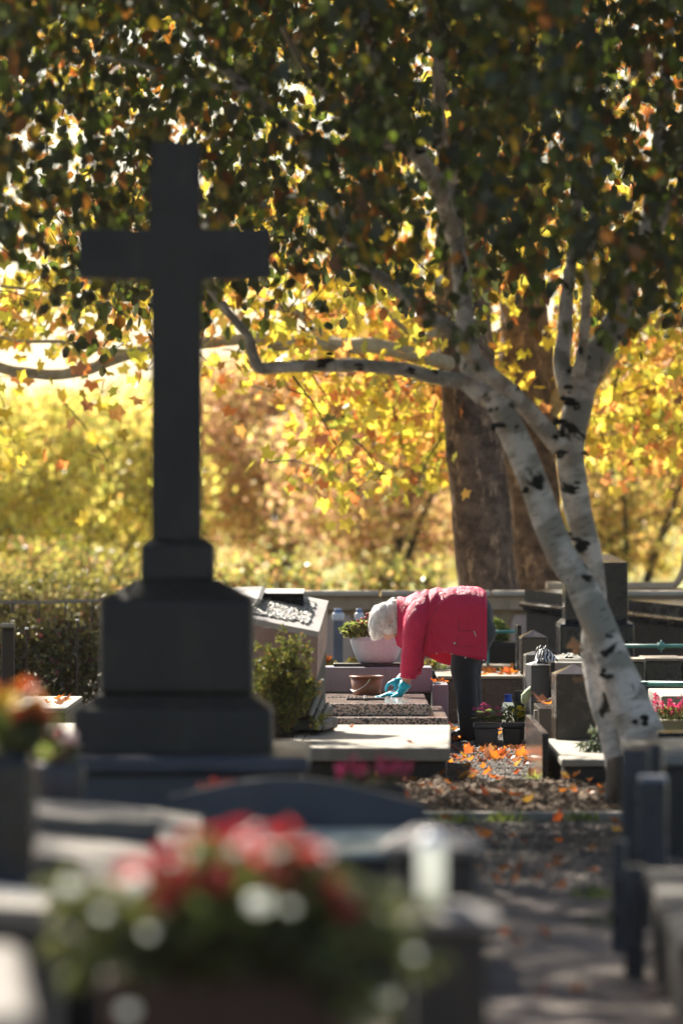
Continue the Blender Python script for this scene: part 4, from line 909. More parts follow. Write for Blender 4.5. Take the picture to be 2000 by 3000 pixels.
for x0, x1, yt, yb, d, dep, lab in [(112, 192, 2075, 2104, 34.6, 2.2, 'upper sunlit slab between the bouquet and the cross base'), (105, 215, 2150, 2180, 32.0, 1.6, 'lower sunlit slab with a brown leaf, left of the cross base'), (40, 330, 2190, 2235, 29.5, 1.8, 'pale low slab at the left foot of the cross')]:
    t = empty('grave_slab', (P((x0 + x1) / 2, 0, d).x, d, 0), lab, 'grave', 'low slabs left of the cross')
    z = P(0, yt, d).z; w = P(x1, 0, d).x - P(x0, 0, d).x + .2; c = P((x0 + x1) / 2, 0, d).x - .1
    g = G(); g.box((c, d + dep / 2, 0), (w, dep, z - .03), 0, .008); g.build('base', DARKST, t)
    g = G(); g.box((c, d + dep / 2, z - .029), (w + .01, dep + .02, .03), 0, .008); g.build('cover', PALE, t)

# ================================================================ right hand row
def post(label, x0, x1, yapex, ys, d, dep, mat, name='stone_post', yaw=.09, tip=True, group=None):
    x = P((x0 + x1) / 2, 0, d).x; w = P(x1, 0, d).x - P(x0, 0, d).x; z = P(0, ys, d).z; za = P(0, yapex, d).z
    t = empty(name, (x, d, 0), label, 'gravestone', group)
    g = G(); R = Matrix.Rotation(yaw, 3, 'Z'); c = Vector((x, d, 0)) + R @ Vector((0, dep / 2, 0)); g.box(c, (w, dep, z), yaw, .006)
    o = g.build('shaft', mat, t)
    g = G(); V = [c + R @ Vector((sx * (w / 2 + .001), sy * (dep / 2 + .001), z + .001)) for sx, sy in ((-1, -1), (1, -1), (1, 1), (-1, 1))]
    ap = c + R @ Vector((0, 0, za)) if tip else None
    g.add(V + [ap], [(0, 1, 4), (1, 2, 4), (2, 3, 4), (3, 0, 4), (3, 2, 1, 0)]); g.build('pyramid_top', mat, t)
    return t
POLD = stone('polished_grey_granite', (.05, .05, .052), (.095, .092, .09), 4, 150, .22, .06, (.03, .03, .03), .3, .5)
post('brown granite post with pointed top, tallest of the row behind the woman', 1527, 1604, 1846, 1868, 41.0, .18, BROWNST)
t = empty('black_slab', (P(1520, 0, 42).x, 42, 0), 'narrow black slab just left of the tallest pointed post', 'gravestone')
g = G(); pxbox(g, 1514, 1527, 1832, 2150, 42, .5, 0, .004, zb=0); g.build('slab', BLACK, t)
post('grey granite post with slanted top behind the speckled grey post', 1540, 1592, 1908, 1920, 39.2, .16, POLD)
t = post('speckled grey post with dark right side, under the striped cloth', 1555, 1609, 1937, 1950, 36.0, .30, GREY if False else stone('mid_grey_granite', (.055, .055, .06), (.10, .10, .105), 5, 200, .4, .1, (.04, .04, .03), .2, .5))
g = G(); pxbox(g, 1612, 1626, 1940, 2220, 35.9, .34, 0, .004, zb=0); g.build('shaded_side', BLACK, t)  # black plate added where the post's right side lies in shade
# striped cloth draped on top
t = empty('striped_cloth', P(1595, 1925, 36.3), 'crumpled black and white striped cloth on top of the speckled grey post', 'cloth')
STR = M('striped_fabric'); w = STR.n('ShaderNodeTexWave', inp={'Scale': 16, 'Distortion': 6, 'Detail': 2}); STR.l(STR.tc.outputs['Object'], w.inputs[0]); STR.col(STR.ramp(w.outputs[0], [(.45, (.02, .02, .03)), (.55, (.7, .7, .72))])).set(.7)
nx, ny = 22, 14; V = []; Fc = []; zt = P(0, 1939, 36.0).z
for j in range(ny):
    for i in range(nx):
        u, v = i / (nx - 1) - .5, j / (ny - 1) - .5
        hh = .075 * max(0, 1 - (2.1 * u) ** 2) * max(0, 1 - (2 * v) ** 2) + .022 * noise.noise((u * 8, v * 8, 3)) - max(0, -u - .25) * .35
        V.append((P(1592, 0, 36.2).x + u * .17 , 36.18 + v * .24, zt + max(hh, -.07) + .006))
for j in range(ny - 1):
    for i in range(nx - 1): Fc.append((j * nx + i, j * nx + i + 1, (j + 1) * nx + i + 1, (j + 1) * nx + i))
obj('cloth', V, Fc, STR.m, t, True)
g = G()
for k in range(4): g.tube([(P(1565 + k * 7, 0, 36.1).x, 36.06, zt + .02), (P(1575 + k * 8, 0, 36.1).x, 36.1, zt + .09 + .01 * (k % 2)), (P(1600 + k * 8, 0, 36.1).x, 36.16, zt + .06)], .004, 5, sub=3)
g.build('cord', IRON, t, True)
# white cloth on the tomb behind
t = empty('white_box_tomb', (P(1660, 0, 38.5).x, 38.5, 0), 'pale stone tomb top behind the brown pointed post', 'tomb')
g = G(); pxbox(g, 1622, 1720, 1940, 1975, 38.0, 1.0, 0, .02, zb=0); g.build('body', PALE, t)
t = empty('plastic_sheet', P(1660, 1940, 38.4), 'crumpled translucent white plastic sheet on the pale tomb', 'plastic sheet')
V = []; Fc = []; zt = P(0, 1940, 38.0).z
for j in range(14):
    for i in range(20):
        u, v = i / 19 - .5, j / 13 - .5; V.append((P(1662, 0, 38.4).x + u * .2, 38.45 + v * .7, zt + .008 + .03 * abs(noise.noise((u * 7, v * 7, 8))) + .02 * max(0, 1 - 4 * u * u)))
for j in range(13):
    for i in range(19): Fc.append((j * 20 + i, j * 20 + i + 1, (j + 1) * 20 + i + 1, (j + 1) * 20 + i))
obj('sheet', V, Fc, CW, t, True)
post('brown polished post with low pyramid top beside the birch', 1628, 1746, 1948, 1976, 33.0, .22, BROWNST)
# pale slab in front of it
t = empty('grave_slab', (P(1730, 0, 30.3).x, 30.3, 0), 'pale topped low slab between the glossy panel and the birch', 'grave')
z = P(0, 2226, 30.4).z; xa, xb = P(1652, 0, 30.4).x, P(1838, 0, 30.4).x
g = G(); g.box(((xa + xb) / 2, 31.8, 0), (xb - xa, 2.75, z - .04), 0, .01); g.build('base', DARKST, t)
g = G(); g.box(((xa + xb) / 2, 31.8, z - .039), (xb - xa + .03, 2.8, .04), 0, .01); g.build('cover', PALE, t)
t = empty('conifer_sprig', (P(1740, 0, 31.5).x, 31.3, z), 'frosty green conifer sprig lying on the pale slab by the birch', 'plant')
for a, b in [((1775, 2195), (1700, 2180)), ((1775, 2195), (1728, 2130)), ((1770, 2195), (1755, 2140)), ((1775, 2200), (1715, 2198))]:
    sprig('s', t, P(*a, 31.2), P(*b, 31.3), 90, [(2, (.12, .2, .12)), (1, (.3, .38, .3)), (1, (.06, .1, .05))], .05)
# glossy panels standing edge on, reflecting the leaves
GLS = stone('mirror_polished_granite', (.10, .085, .08), (.16, .14, .13), 3, 60, .06, .01, (.1, .1, .1), .1, .8)
t = empty('polished_panel', (P(1600, 0, 32).x, 32, 0), 'mirror polished kerb panel seen nearly edge on, beside the gravel path', 'grave kerb')
z = P(0, 2148, 31.0).z; x = P(1597, 0, 31.0).x
g = G(); g.box((x, 32.4, 0), (.035, 2.8, z), 0, .004); g.build('panel', GLS, t)
g = G(); g.box((x, 30.985, 0), (.036, .02, z), 0, .002); g.build('black_edge', BLACK, t)
t = empty('polished_panel', (P(1572, 0, 35).x, 35, 0), 'second polished panel with bright left face, nearer the potted flowers', 'grave kerb')
z = P(0, 2078, 34.0).z; g = G(); g.box((P(1596, 0, 34.6).x, 34.6, 0), (.105, .9, z), 0, .004); g.build('panel', GLS, t)
g = G(); g.box((P(1568, 0, 34.15).x, 34.12, 0), (.022, .05, z - .01), 0, .003); g.build('lit_strip', PALE, t)  # pale stone stands in for the sunlit left face
for x0, d, yt in [(1550, 36.5, 2060)]:
    t = empty('kerb_stone', (P(x0, 0, d).x, d, 0), 'slim pale kerb stone just right of the potted flowers', 'grave kerb')
    g = G(); g.box((P(x0 + 2, 0, d).x, d, 0), (.03, .9, P(0, yt, d).z), 0, .004); g.build('stone', PALE, t)

# tall black stele behind the birch
d = 43.0
t = empty('black_stele', (P(1760, 0, d).x, d, 0), 'tall black granite stele on a wider block behind the birch', 'gravestone')
g = G(); pxbox(g, 1655, 1838, 1650, 1818, d, .62, 0, .006); g.build('upper_block', BLACK, t)
a, b = P(1655, 1648, d), P(1838, 1648, d); g = G()
zt = P(0, 1626, d).z
g.add([(a.x, d, a.z + .001), (b.x, d, a.z + .001), (b.x, d + .62, a.z + .001), (a.x, d + .62, a.z + .001), (a.x + .05, d + .3, zt), (b.x - .11, d + .3, zt), (b.x - .11, d + .5, zt), (a.x + .05, d + .5, zt)], [(0, 1, 5, 4), (1, 2, 6, 5), (2, 3, 7, 6), (3, 0, 4, 7), (4, 5, 6, 7), (3, 2, 1, 0)]); g.build('sloped_top', BLACK, t)
g = G(); pxbox(g, 1638, 1858, 1830, 1935, d - .08, .8, 0, .02, zb=0); g.build('lower_block', BLACK, t)
g = G(); x0, x1 = P(1638, 0, d - .08).x, P(1858, 0, d - .08).x; z0, z1 = P(0, 1829, d - .08).z, P(0, 1816, d).z
V = [(x0, d - .08, z0), (x1, d - .08, z0), (x1, d + .72, z0), (x0, d + .72, z0), (x0 + .045, d - .005, z1), (x1 - .05, d - .005, z1), (x1 - .05, d + .66, z1), (x0 + .045, d + .66, z1)]
g.add(V, [(0, 1, 5, 4), (1, 2, 6, 5), (2, 3, 7, 6), (3, 0, 4, 7), (4, 5, 6, 7), (3, 2, 1, 0)]); g.build('chamfer', BLACK, t)
# moulded black tombs either side of the stele
def moulded(label, xa, xb, yta, ytb, d, dz, name='moulded_tomb', H_=.0):
    t = empty(name, (P((xa + xb) / 2, 0, d).x, d, 0), label, 'tomb')
    A, B = P(xa, yta, d), P(xb, ytb, d - dz); s = B - A; 
    prof = [(0, 0), (-.55, 0), (-.55, -.10), (-.60, -.125), (-.60, -.15), (0.03, -.15), (.055, -.135), (.075, -.11), (.07, -.085), (.02, -.075), (.02, -.005)]
    z0 = min(A.z, B.z)
    g = G(); a = Vector((A.x, A.y, A.z)); b = Vector((B.x, B.y, B.z)); q = (b - a).normalized()
    side = Vector((0, 0, 1)).cross(q)      # points away from or toward the camera
    sg = -1 if side.y > 0 else 1
    def sw(pr, nm, mat=BLACK):
        g = G(); n = len(pr); V = [p + side * (sg * u) + Vector((0, 0, v)) for p in (a, b) for u, v in pr]
        g.add(V, [(j, (j + 1) % n, n + (j + 1) % n, n + j) for j in range(n)] + [tuple(range(n - 1, -1, -1)), tuple(range(n, 2 * n))]); return g.build(nm, mat, t)
    sw([(0, 0), (-.5, 0), (-.5, -.09), (0, -.09)], 'top_slab')
    sw([(.0, -.091)] + [(.035 + .035 * math.sin(k / 6 * math.pi), -.091 - .05 * k / 6) for k in range(7)] + [(0, -.142)], 'cornice')
    sw([(.02, -.143), (.03, -.16), (.0, -.18), (0, -.143)], 'moulding')
    lo = min(a.z, b.z)
    for p in (1,):
        V = []
        for e in (a, b):
            V += [e + side * (sg * -.02) - Vector((0, 0, .181)), e + side * (sg * -.5) - Vector((0, 0, .092)), Vector((e.x, e.y, 0)) + side * (sg * -.5), Vector((e.x, e.y, 0)) + side * (sg * -.02)]
        g = G(); g.add(V, [(j, (j + 1) % 4, 4 + (j + 1) % 4, 4 + j) for j in range(4)] + [(3, 2, 1, 0), (4, 5, 6, 7)]); g.build('body', DARKST, t)
    return t
moulded('black tomb with rounded cornice left of the tall stele, partly behind the birch', 1536, 1665, 1728, 1742, 45.0, .35)
moulded('long black moulded tomb running right from the tall stele', 1840, 2200, 1758, 1796, 46.5, 1.6)
t = empty('moss_clump', (P(1450, 0, 44).x, 44, 0), 'round green plant behind the woman, above the green rail', 'plant')
g = G(); g.box((P(1458, 0, 44.2).x, 44.2, 0), (.30, .26, P(0, 1880, 44.2).z), 0, .03); g.build('stone_pot', DARKST, t)
blossoms(t, 'foliage', P(1455, 1855, 44.2), (.09, .08, .10), 600, [(3, (.12, .2, .04)), (2, (.22, .32, .07))], .035)
# green pipe rails
for label, pts, r in [('upper green verdigris pipe rail right of the birch, with a star joint', [P(1790, 1893, 41.4), P(2160, 1893, 41.4)], .014),
                      ('lower green pipe rail at the right edge, thicker than the upper', [P(1860, 2003, 37.4), P(2180, 2006, 37.0)], .018),
                      ('green pipe rail right behind the woman', [P(1428, 1852, 42.6), P(1515, 1850, 42.6)], .013),
                      ]:
    t = empty('pipe_rail', (pts[0].x, pts[0].y, 0), label, 'railing', 'green pipe railings')
    g = G(); g.tube(pts, r, 10); g.build('rail', VERD, t, True)
    for e in (pts[0], pts[1]):
        g = G(); g.tube([(e.x, e.y, 0), (e.x, e.y, e.z)], r * .9, 8); g.build('upright', VERD, t, True)
    if 'star' in label:
        g = G(); c = P(1936, 1893, 41.4)
        for k in range(4):
            a = k * math.pi / 4; v = Vector((math.cos(a), 0, math.sin(a))) * (.045 if k % 2 == 0 else .034); g.tube([c - v, c + Vector((0, -.01, 0)), c + v], [.003, .022, .003], 8)
        g.build('star_joint', VERD, t, True)
    if 'behind the woman' in label: pass
# dark blocks with pale tops at right
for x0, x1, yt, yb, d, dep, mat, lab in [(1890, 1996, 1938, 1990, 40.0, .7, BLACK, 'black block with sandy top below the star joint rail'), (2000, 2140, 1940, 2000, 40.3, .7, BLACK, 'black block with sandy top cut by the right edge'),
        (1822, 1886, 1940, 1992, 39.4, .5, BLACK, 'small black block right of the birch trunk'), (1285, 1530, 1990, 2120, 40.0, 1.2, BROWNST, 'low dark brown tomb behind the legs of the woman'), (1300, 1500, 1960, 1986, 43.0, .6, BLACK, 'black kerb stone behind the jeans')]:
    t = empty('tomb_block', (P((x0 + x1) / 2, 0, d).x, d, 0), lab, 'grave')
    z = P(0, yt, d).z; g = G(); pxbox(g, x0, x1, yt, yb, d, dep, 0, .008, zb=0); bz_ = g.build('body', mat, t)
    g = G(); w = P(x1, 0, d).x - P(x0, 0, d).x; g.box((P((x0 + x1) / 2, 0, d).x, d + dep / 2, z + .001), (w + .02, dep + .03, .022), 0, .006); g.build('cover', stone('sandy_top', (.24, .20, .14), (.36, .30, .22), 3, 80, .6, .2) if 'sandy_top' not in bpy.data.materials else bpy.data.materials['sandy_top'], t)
t = trough_flowers('heather_trough', 'trough of bright magenta heather right of the birch foot', 1905, 2080, 2035, 2110, 0, 33.0, MAG, stone('yellowed_stone', (.22, .19, .10), (.34, .30, .17), 4, 90, .7, .2), n=1400, sz=.014)
t = empty('grave_slab', (P(1990, 0, 34.6).x, 34.6, 0), 'pale sunlit slab corner behind the magenta heather', 'grave')
g = G(); z = P(0, 2040, 34.6).z; g.box((P(2010, 0, 34.6).x, 35.4, 0), (.30, 1.5, z), 0, .01); g.build('slab', PALE, t)
# near right tombs
t = empty('box_tomb', (P(1990, 0, 24.5).x, 25, 0), 'brown stone box tomb with pale top at the right edge', 'tomb')
z = P(0, 2212, 24.5).z; xa, xb = P(1885, 0, 24.5).x, P(2250, 0, 24.5).x
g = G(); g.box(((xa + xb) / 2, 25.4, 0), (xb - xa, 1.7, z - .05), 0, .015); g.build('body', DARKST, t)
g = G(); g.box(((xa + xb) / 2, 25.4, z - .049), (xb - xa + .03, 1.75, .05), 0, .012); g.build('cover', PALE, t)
t = empty('black_headstone', (P(1960, 0, 27.2).x, 27.2, 0), 'black kerb stone under the magenta heather', 'gravestone')
g = G(); pxbox(g, 1925, 2150, 2146, 2200, 27.4, .2, 0, .01, zb=0); g.build('stone', BLACK, t)
def steles(label, parts, d, name='blue_grey_stele'):
    t = empty(name, (P(parts[0][0], 0, d).x, d, 0), label, 'gravestone')
    for i, (x0, x1, yt, yb, dd, dep, mat, nm) in enumerate(parts):
        g = G(); pxbox(g, x0, x1, yt, yb, d + dd, dep, math.radians(-5), .012, zb=0 if yb is None else None); g.build(nm, mat, t)
NAVY = stone('dark_navy_granite', (.018, .020, .026), (.038, .041, .05), 3, 120, .3, .08, (.03, .03, .03), .3, .5)
steles('tall blue grey stone with stepped shoulders hiding the birch foot', [(1818, 1900, 2192, None, .2, .16, NAVY, 'left_slab'), (1866, 1952, 2290, None, -.2, .16, NAVY, 'front_slab'), (1880, 1940, 2178, None, .45, .2, NAVY, 'rear_slab')], 20.6)
t = empty('pale_ledge', (P(1918, 0, 20.2).x, 20.3, 0), 'small tilted pale ledge on the front blue grey slab', 'plaque')
g = G(); c = P(1915, 2292, 20.45); g.box((c.x + .0, c.y + .03, c.z + .002), (.10, .14, .02), 0, .006, pitch=0); g.build('ledge', GREY, t)
steles('low pair of grey posts beside the path at right', [(1790, 1832, 2462, None, 0, .10, NAVY, 'post'), (1828, 1886, 2540, None, -1.2, .12, NAVY, 'post')], 19.2, 'grave_posts')
t = empty('sloped_kerb', (P(1950, 0, 17).x, 17, 0), 'sloping brown kerb slab at the lower right edge catching some sun', 'grave kerb')
g = G(); slab4(g, [P(1990, 2760, 15.0), P(2150, 2760, 15.0), P(2060, 2545, 18.4), P(1890, 2545, 18.4)], .05); g.build('kerb_slab', stone('brown_kerb', (.05, .042, .033), (.09, .075, .06), 3, 80, .7, .3), t)
g = G(); g.box((P(2120, 0, 17).x, 16.75, 0), (.30, 3.1, .285), 0, .01); g.build('footing', DARKST, t)

# ================================================================ potted flowers by her feet
def planterpot(label, x0, x1, yt, d, fl):
    t = empty('plant_pot', (P((x0 + x1) / 2, 0, d).x, d, 0), label, 'plant pot'); x = P((x0 + x1) / 2, 0, d).x; w = P(x1, 0, d).x - P(x0, 0, d).x; z = P(0, yt, d).z
    m = bpy.data.materials.get('grey_pot_plastic') or plain('grey_pot_plastic', (.055, .06, .075), .45)
    g = G(); g.box((x, d, .01), (w * .74, w * .74, z - .045), 0, .02, taper=(1.22, 1.22)); g.build('pot', m, t)
    g = G(); g.box((x, d, z - .036), (w, w, .034), 0, .012); g.build('rim', m, t)
    fl(t, x, d, z); return t
def kal(t, x, d, z):
    for i in range(17):
        a = random.uniform(0, 6.28); r = random.uniform(.0, .085); c = Vector((x + r * math.cos(a) * 1.1 + .01, d + r * math.sin(a), z + random.uniform(.075, .125) - r * .35))
        blossoms(t, 'flower_head', c, (.017, .017, .012), 40, [(3, (.50, .04, .20)), (1, (.65, .12, .32)), (1, (.3, .02, .12))], .011, kind=None)
    n = 26; a = RNG.uniform(0, 6.28, n); A = unit(np.stack([np.cos(a), np.sin(a), RNG.uniform(-.1, .7, n)], 1)); r_ = np.array([[0, 0, 1.]]).repeat(n, 0); Nn = unit(np.cross(r_, A)); B = np.cross(A, Nn)
    leaves('leaves', np.stack([x + np.cos(a) * .03, d + np.sin(a) * .03, z + RNG.uniform(-.0, .05, n)], 1), RNG.uniform(.07, .1, n), [(3, (.05, .11, .04)), (1, (.12, .18, .05))], BIRCH_T, LEAF, t, fr=(A, Nn, B))
def mum(t, x, d, z):
    for i in range(9): flower(t, (x + random.uniform(.0, .085), d - .04 + random.uniform(-.05, .05), z + random.uniform(.02, .09)), random.uniform(.018, .026), [(3, (.75, .65, .03)), (1, (.6, .45, .02))], 12, 2)
    for i in range(9): flower(t, (x - random.uniform(.02, .09), d + random.uniform(-.04, .06), z + random.uniform(.06, .12)), random.uniform(.010, .014), [(1, (.8, .8, .78))], 8, 1)
    blossoms(t, 'foliage', (x, d, z + .045), (.095, .08, .055), 420, [(2, (.06, .11, .02)), (1, (.12, .19, .04))], .022)
planterpot('grey square pot of magenta blossoms at the feet of the woman', 1386, 1464, 2117, 36.15, kal)
planterpot('grey square pot of yellow and white chrysanthemums right of the magenta one', 1466, 1536, 2116, 36.3, mum)
t = empty('grave_light', P(1488, 2060, 36.9), 'small white grave light with a bright blue lid behind the pots', 'candle')
c = Vector((P(1488, 0, 36.9).x, 36.9, 0)); z = P(0, 2058, 36.9).z
g = G(); g.lathe(c, [(.035, 0), (.038, .01), (.038, z - .02), (.03, z)], 18); g.build('body', CW, t, True)
g = G(); g.lathe(c + Vector((0, 0, z + .001)), [(.026, 0), (.028, .005), (.026, .02), (.023, .022), (.023, .042), (.026, .045), (.024, .052)], 18); g.build('lid', plain('blue_lid', (.02, .09, .55), .3), t, True)
t = empty('green_rag', (P(1542, 0, 36.6).x, 36.4, 0), 'crumpled pale green rag hanging by the grey post', 'rag')
g = G(); x = P(1545, 0, 36.3).x
for i in range(3): g.tube([P(1553 - i * 3, 2016 + i * 6, 36.05 - i * .02), P(1545 - i * 3, 2030 + i * 5, 36.0), P(1536 + i * 2, 2044 + i * 3, 36.0), P(1532 + i * 3, 2062, 36.02)], [.012, .026, .02, .008], 9, True, .5, 4)
g.build('rag', plain('pale_green_cloth', (.42, .48, .28), .8), t, True)
g = G(); pxbox(g, 1505, 1535, 2024, 2100, 36.9, .02, math.radians(-20), .003, zb=0); g.build('black_card', BLACK, t)

# ================================================================ fallen leaves
FP = [(4, (.50, .12, .012)), (3, (.56, .17, .015)), (2, (.42, .07, .015)), (2, (.20, .08, .045)), (1, (.48, .28, .04)), (1, (.15, .065, .045))]
FW = ['bright orange', 'amber', 'red orange', 'brown', 'golden', 'dark brown']
def fall(n, fn, label, group, size, tilt=.45, z=0):
    key = 'fall'
    Q = np.array([fn() for _ in range(n)]); A = unit(np.stack([RNG.normal(0, 1, n), RNG.normal(0, 1, n), RNG.normal(0, .35, n)], 1))
    up = unit(np.stack([RNG.normal(0, tilt, n), RNG.normal(-.25, tilt, n), np.ones(n)], 1)); B = unit(np.cross(up, A)); C = np.cross(A, B)
    T = (PLANE_T[0] * np.array([1, .75, 5.5]), PLANE_T[1])
    if key not in LEAFMESH:
        leaf_parts(Q[:0], size, FP, T, LEAFB, birch, key, (A, B, C))
    L = LEAFMESH[key]; w = [x[0] for x in L]; xs = np.argsort(np.argsort(Q[:, 0])) / n; ys = np.argsort(np.argsort(Q[:, 1])) / n
    for i in range(n):
        ci = random.choices(range(len(L)), w)[0]; o = bpy.data.objects.new('fallen_leaf', L[ci][1]); COL.objects.link(o)
        s = size * random.uniform(.7, 1.25); a, b, c = A[i] * s, B[i] * s, C[i] * s * random.uniform(.6, 1.6); q = Q[i] + np.array([0, 0, .016])
        o.matrix_world = Matrix(((a[0], b[0], c[0], q[0]), (a[1], b[1], c[1], q[1]), (a[2], b[2], c[2], q[2]), (0, 0, 0, 1)))
        tag(o, '%s %s, %s %s' % (FW[ci // 2] + (' pale' if 0 else ''), label, ['near', 'mid', 'far'][int(ys[i] * 2.99)], ['left', 'centre', 'right'][int(xs[i] * 2.99)]), 'leaf', group, 'thing')
def gpath(x0, x1, y0, y1):
    def f():
        y = random.uniform(y0, y1); d = GD(y); x = P(random.uniform(x0, x1), 0, d).x; return (x, d, .004 + pf(x, d))
    return f
fall(66, gpath(1330, 1570, 2200, 2245), 'leaf in the drift before the flower pots', 'orange leaf drift on the gravel path', .075)
fall(26, gpath(1330, 1600, 2250, 2300), 'leaf on sunlit gravel by the soil', 'scattered leaves on the sunlit gravel', .07)
fall(34, gpath(1320, 1480, 2140, 2200), 'leaf by the shoes of the woman', 'leaves around the feet and the pots', .07)
def fsoil():
    y = random.uniform(28, 31); x = random.uniform(.1, 1.45); return (x, y, .01 + soilf(x, y))
fall(64, fsoil, 'leaf on the turned soil', 'leaves on the turned soil', .06)
fall(34, gpath(1180, 1820, 2400, 2620), 'leaf on the shaded gravel path', 'leaves on the shaded path', .065)
fall(8, gpath(1400, 1960, 2680, 2960), 'leaf on the nearest shaded path', 'leaves on the near path', .06)
fall(26, lambda: (random.uniform(P(1390, 0, 41).x, P(1500, 0, 41).x), random.uniform(40.2, 41), P(0, 1990, 40).z + .02), 'leaf heaped on the tomb behind the jeans', 'leaves heaped on the tomb behind the woman', .08, .8)
fall(5, lambda: (random.uniform(-.1, .5), random.uniform(30.8, 33.4), zs + .002), 'leaf lying on the broad grey slab', 'leaves on the broad grey slab', .06, .2)
fall(4, lambda: (random.uniform(P(1270, 0, 37.8).x, P(1305, 0, 37.8).x), random.uniform(37.6, 38), P(0, 2006, 37.56).z + .002), 'leaf on the small grey side block', 'leaves on the side block', .06)
fall(3, lambda: (P(1600 + random.uniform(-20, 20), 0, 34.5).x, random.uniform(34.3, 34.8), P(0, 2078, 34.0).z + .012), 'leaf resting on the polished panel', 'orange leaves on the polished panel', .11, .12)
fall(5, lambda: (P(random.uniform(110, 200), 0, 34.8).x, random.uniform(34.8, 36), P(0, 2075, 34.6).z + .002), 'leaf on the upper sunlit left slab', 'leaves on the left slabs', .08)
# grass tufts in the gravel
q = []
for cx_, cy_ in [(1600, 2290), (1330, 2420), (1480, 2415), (1700, 2412), (1750, 2640), (1820, 2720)]:
    dd = GD(cy_); q.append(np.array([P(cx_, 0, dd).x, dd, .0]) + RNG.normal(0, 1, (70, 3)) * np.array([.05, .05, 0]))
q = np.concatenate(q); o = leaves('grass', q, .07, [(2, (.12, .2, .03)), (1, (.25, .32, .06))], (SIMPLE_T[0] * np.array([1, .15, 1]), SIMPLE_T[1]), LEAF, None, axis=(0, 0, 1), jit=.5); tag(o, 'thin green grass tufts sprouting from the gravel', 'grass')
# ================================================================ the woman
DW = 37.0; SC = DW / F / 2.6133
def WP_(u, v, dy=0.0): return Vector((P(900 + u / 2.6133, 0, DW).x, DW + dy, P(0, 1650 + v / 2.6133, DW).z))
def U_(r): return r * SC                      # crop pixels to metres
def voxel(name, g, mat, parent, vox, smooth=4, **k):
    """melt overlapping closed shapes into one skin"""
    o = g.build(name, mat, parent, True, **k)
    m = o.modifiers.new('r', 'REMESH'); m.mode = 'VOXEL'; m.voxel_size = vox; m.use_smooth_shade = True
    s = o.modifiers.new('s', 'SMOOTH'); s.iterations = smooth; s.factor = .5
    dg = bpy.context.evaluated_depsgraph_get(); me = bpy.data.meshes.new_from_object(o.evaluated_get(dg)); o.modifiers.clear(); o.data = me
    me.polygons.foreach_set('use_smooth', np.ones(len(me.polygons), dtype=bool))
    if not me.materials: me.materials.append(mat)
    return o
def ball(g, c, r, n=14):
    r = (r, r, r) if not hasattr(r, '__len__') else r
    bm = bmesh.new(); bmesh.ops.create_uvsphere(bm, u_segments=n, v_segments=n // 2 + 2, radius=1); bm.transform(Matrix.Translation(Vector(c)) @ Matrix.Diagonal((*r, 1))); g.bm(bm)
def cap(g, pts, rads, n=12, sub=3):
    g.tube(pts, rads, n, True, 0, sub)
    for p, r in zip(pts, rads): ball(g, p, r * .98, 10)
SKIN = M('skin'); SKIN.col(SKIN.mix(SKIN.noise(30, 3), (.50, .27, .19), (.60, .35, .26))).set(.5); SKIN.b.inputs['Subsurface Weight'].default_value = .1; SKIN = SKIN.m
g = G()
# torso, neck, head
cap(g, [WP_(1300, 400), WP_(1100, 380), WP_(900, 370), WP_(800, 370)], [.10, .12, .125, .105])
cap(g, [WP_(790, 380), WP_(720, 400), WP_(655, 430)], [.075, .055, .055])
hc = WP_(598, 435)
ball(g, hc, (U_(112), .078, U_(122)), 20)
ball(g, WP_(640, 500), (U_(62), .060, U_(72)), 16)          # face, pointing down
ball(g, WP_(672, 555), (U_(24), .030, U_(20)), 12)           # chin
ball(g, WP_(585, 500), (U_(60), .062, U_(70)), 14)           # brow
cap(g, [WP_(598, 560), WP_(612, 590)], [.008, .013], 8)      # nose
ball(g, WP_(588, 566, -.03), (.012, .012, .010)); ball(g, WP_(588, 566, .03), (.012, .012, .010))
ball(g, WP_(640, 577), (U_(10), .022, U_(8)), 10)            # mouth
for s in (-1, 1): ball(g, WP_(655, 445, s * .078), (.018, .008, .028), 10)
# near arm and far arm
NA = [WP_(830, 400, -.17), WP_(800, 600, -.21), WP_(775, 760, -.20), WP_(752, 900, -.19), WP_(738, 940, -.19)]
cap(g, NA, [.055, .045, .040, .032, .028])
FA = [WP_(830, 400, .17), WP_(850, 620, .22), WP_(800, 800, .18), WP_(700, 905, .12)]
cap(g, FA, [.055, .045, .036, .028])
for s, kx in ((-1, 1215), (1, 1265)):
    cap(g, [WP_(1300, 430, s * .09), WP_(kx - 10, 800, s * .10), WP_(kx, 1020, s * .10), WP_(kx + 20, 1290, s * .10)], [.085, .055, .045, .035])
person = voxel('person', g, SKIN, None, .011, 3)
tag(person, 'white haired woman in a crimson jacket bending over a tomb with turquoise gloves', 'person')
# jeans
JN = M('dark_jeans'); w1 = JN.noise(120, 2); JN.col(JN.mix(w1, (.010, .014, .022), (.024, .030, .042))); JN.set(.8, .3)
jb = JN.mix(.6, JN.noise(14, 4, stretch=(1, 1, .5)), JN.noise(300, 2)); JN.bump(jb, .6, .012)
JN.b.inputs['Sheen Weight'].default_value = .15
g = G()
ball(g, WP_(1320, 400, 0), (U_(104), .185, U_(150)), 18)
for s, dx in ((-1, 0), (1, 38)):
    L = [WP_(1290 + dx * .4, 520, s * .095), WP_(1200 + dx, 760, s * .10), WP_(1205 + dx, 900, s * .105), WP_(1215 + dx, 985, s * .105), WP_(1222 + dx, 1120, s * .105), WP_(1232 + dx, 1285, s * .105)]
    cap(g, L, [U_(150), U_(108), U_(92), U_(86), U_(80), U_(72)], 16)
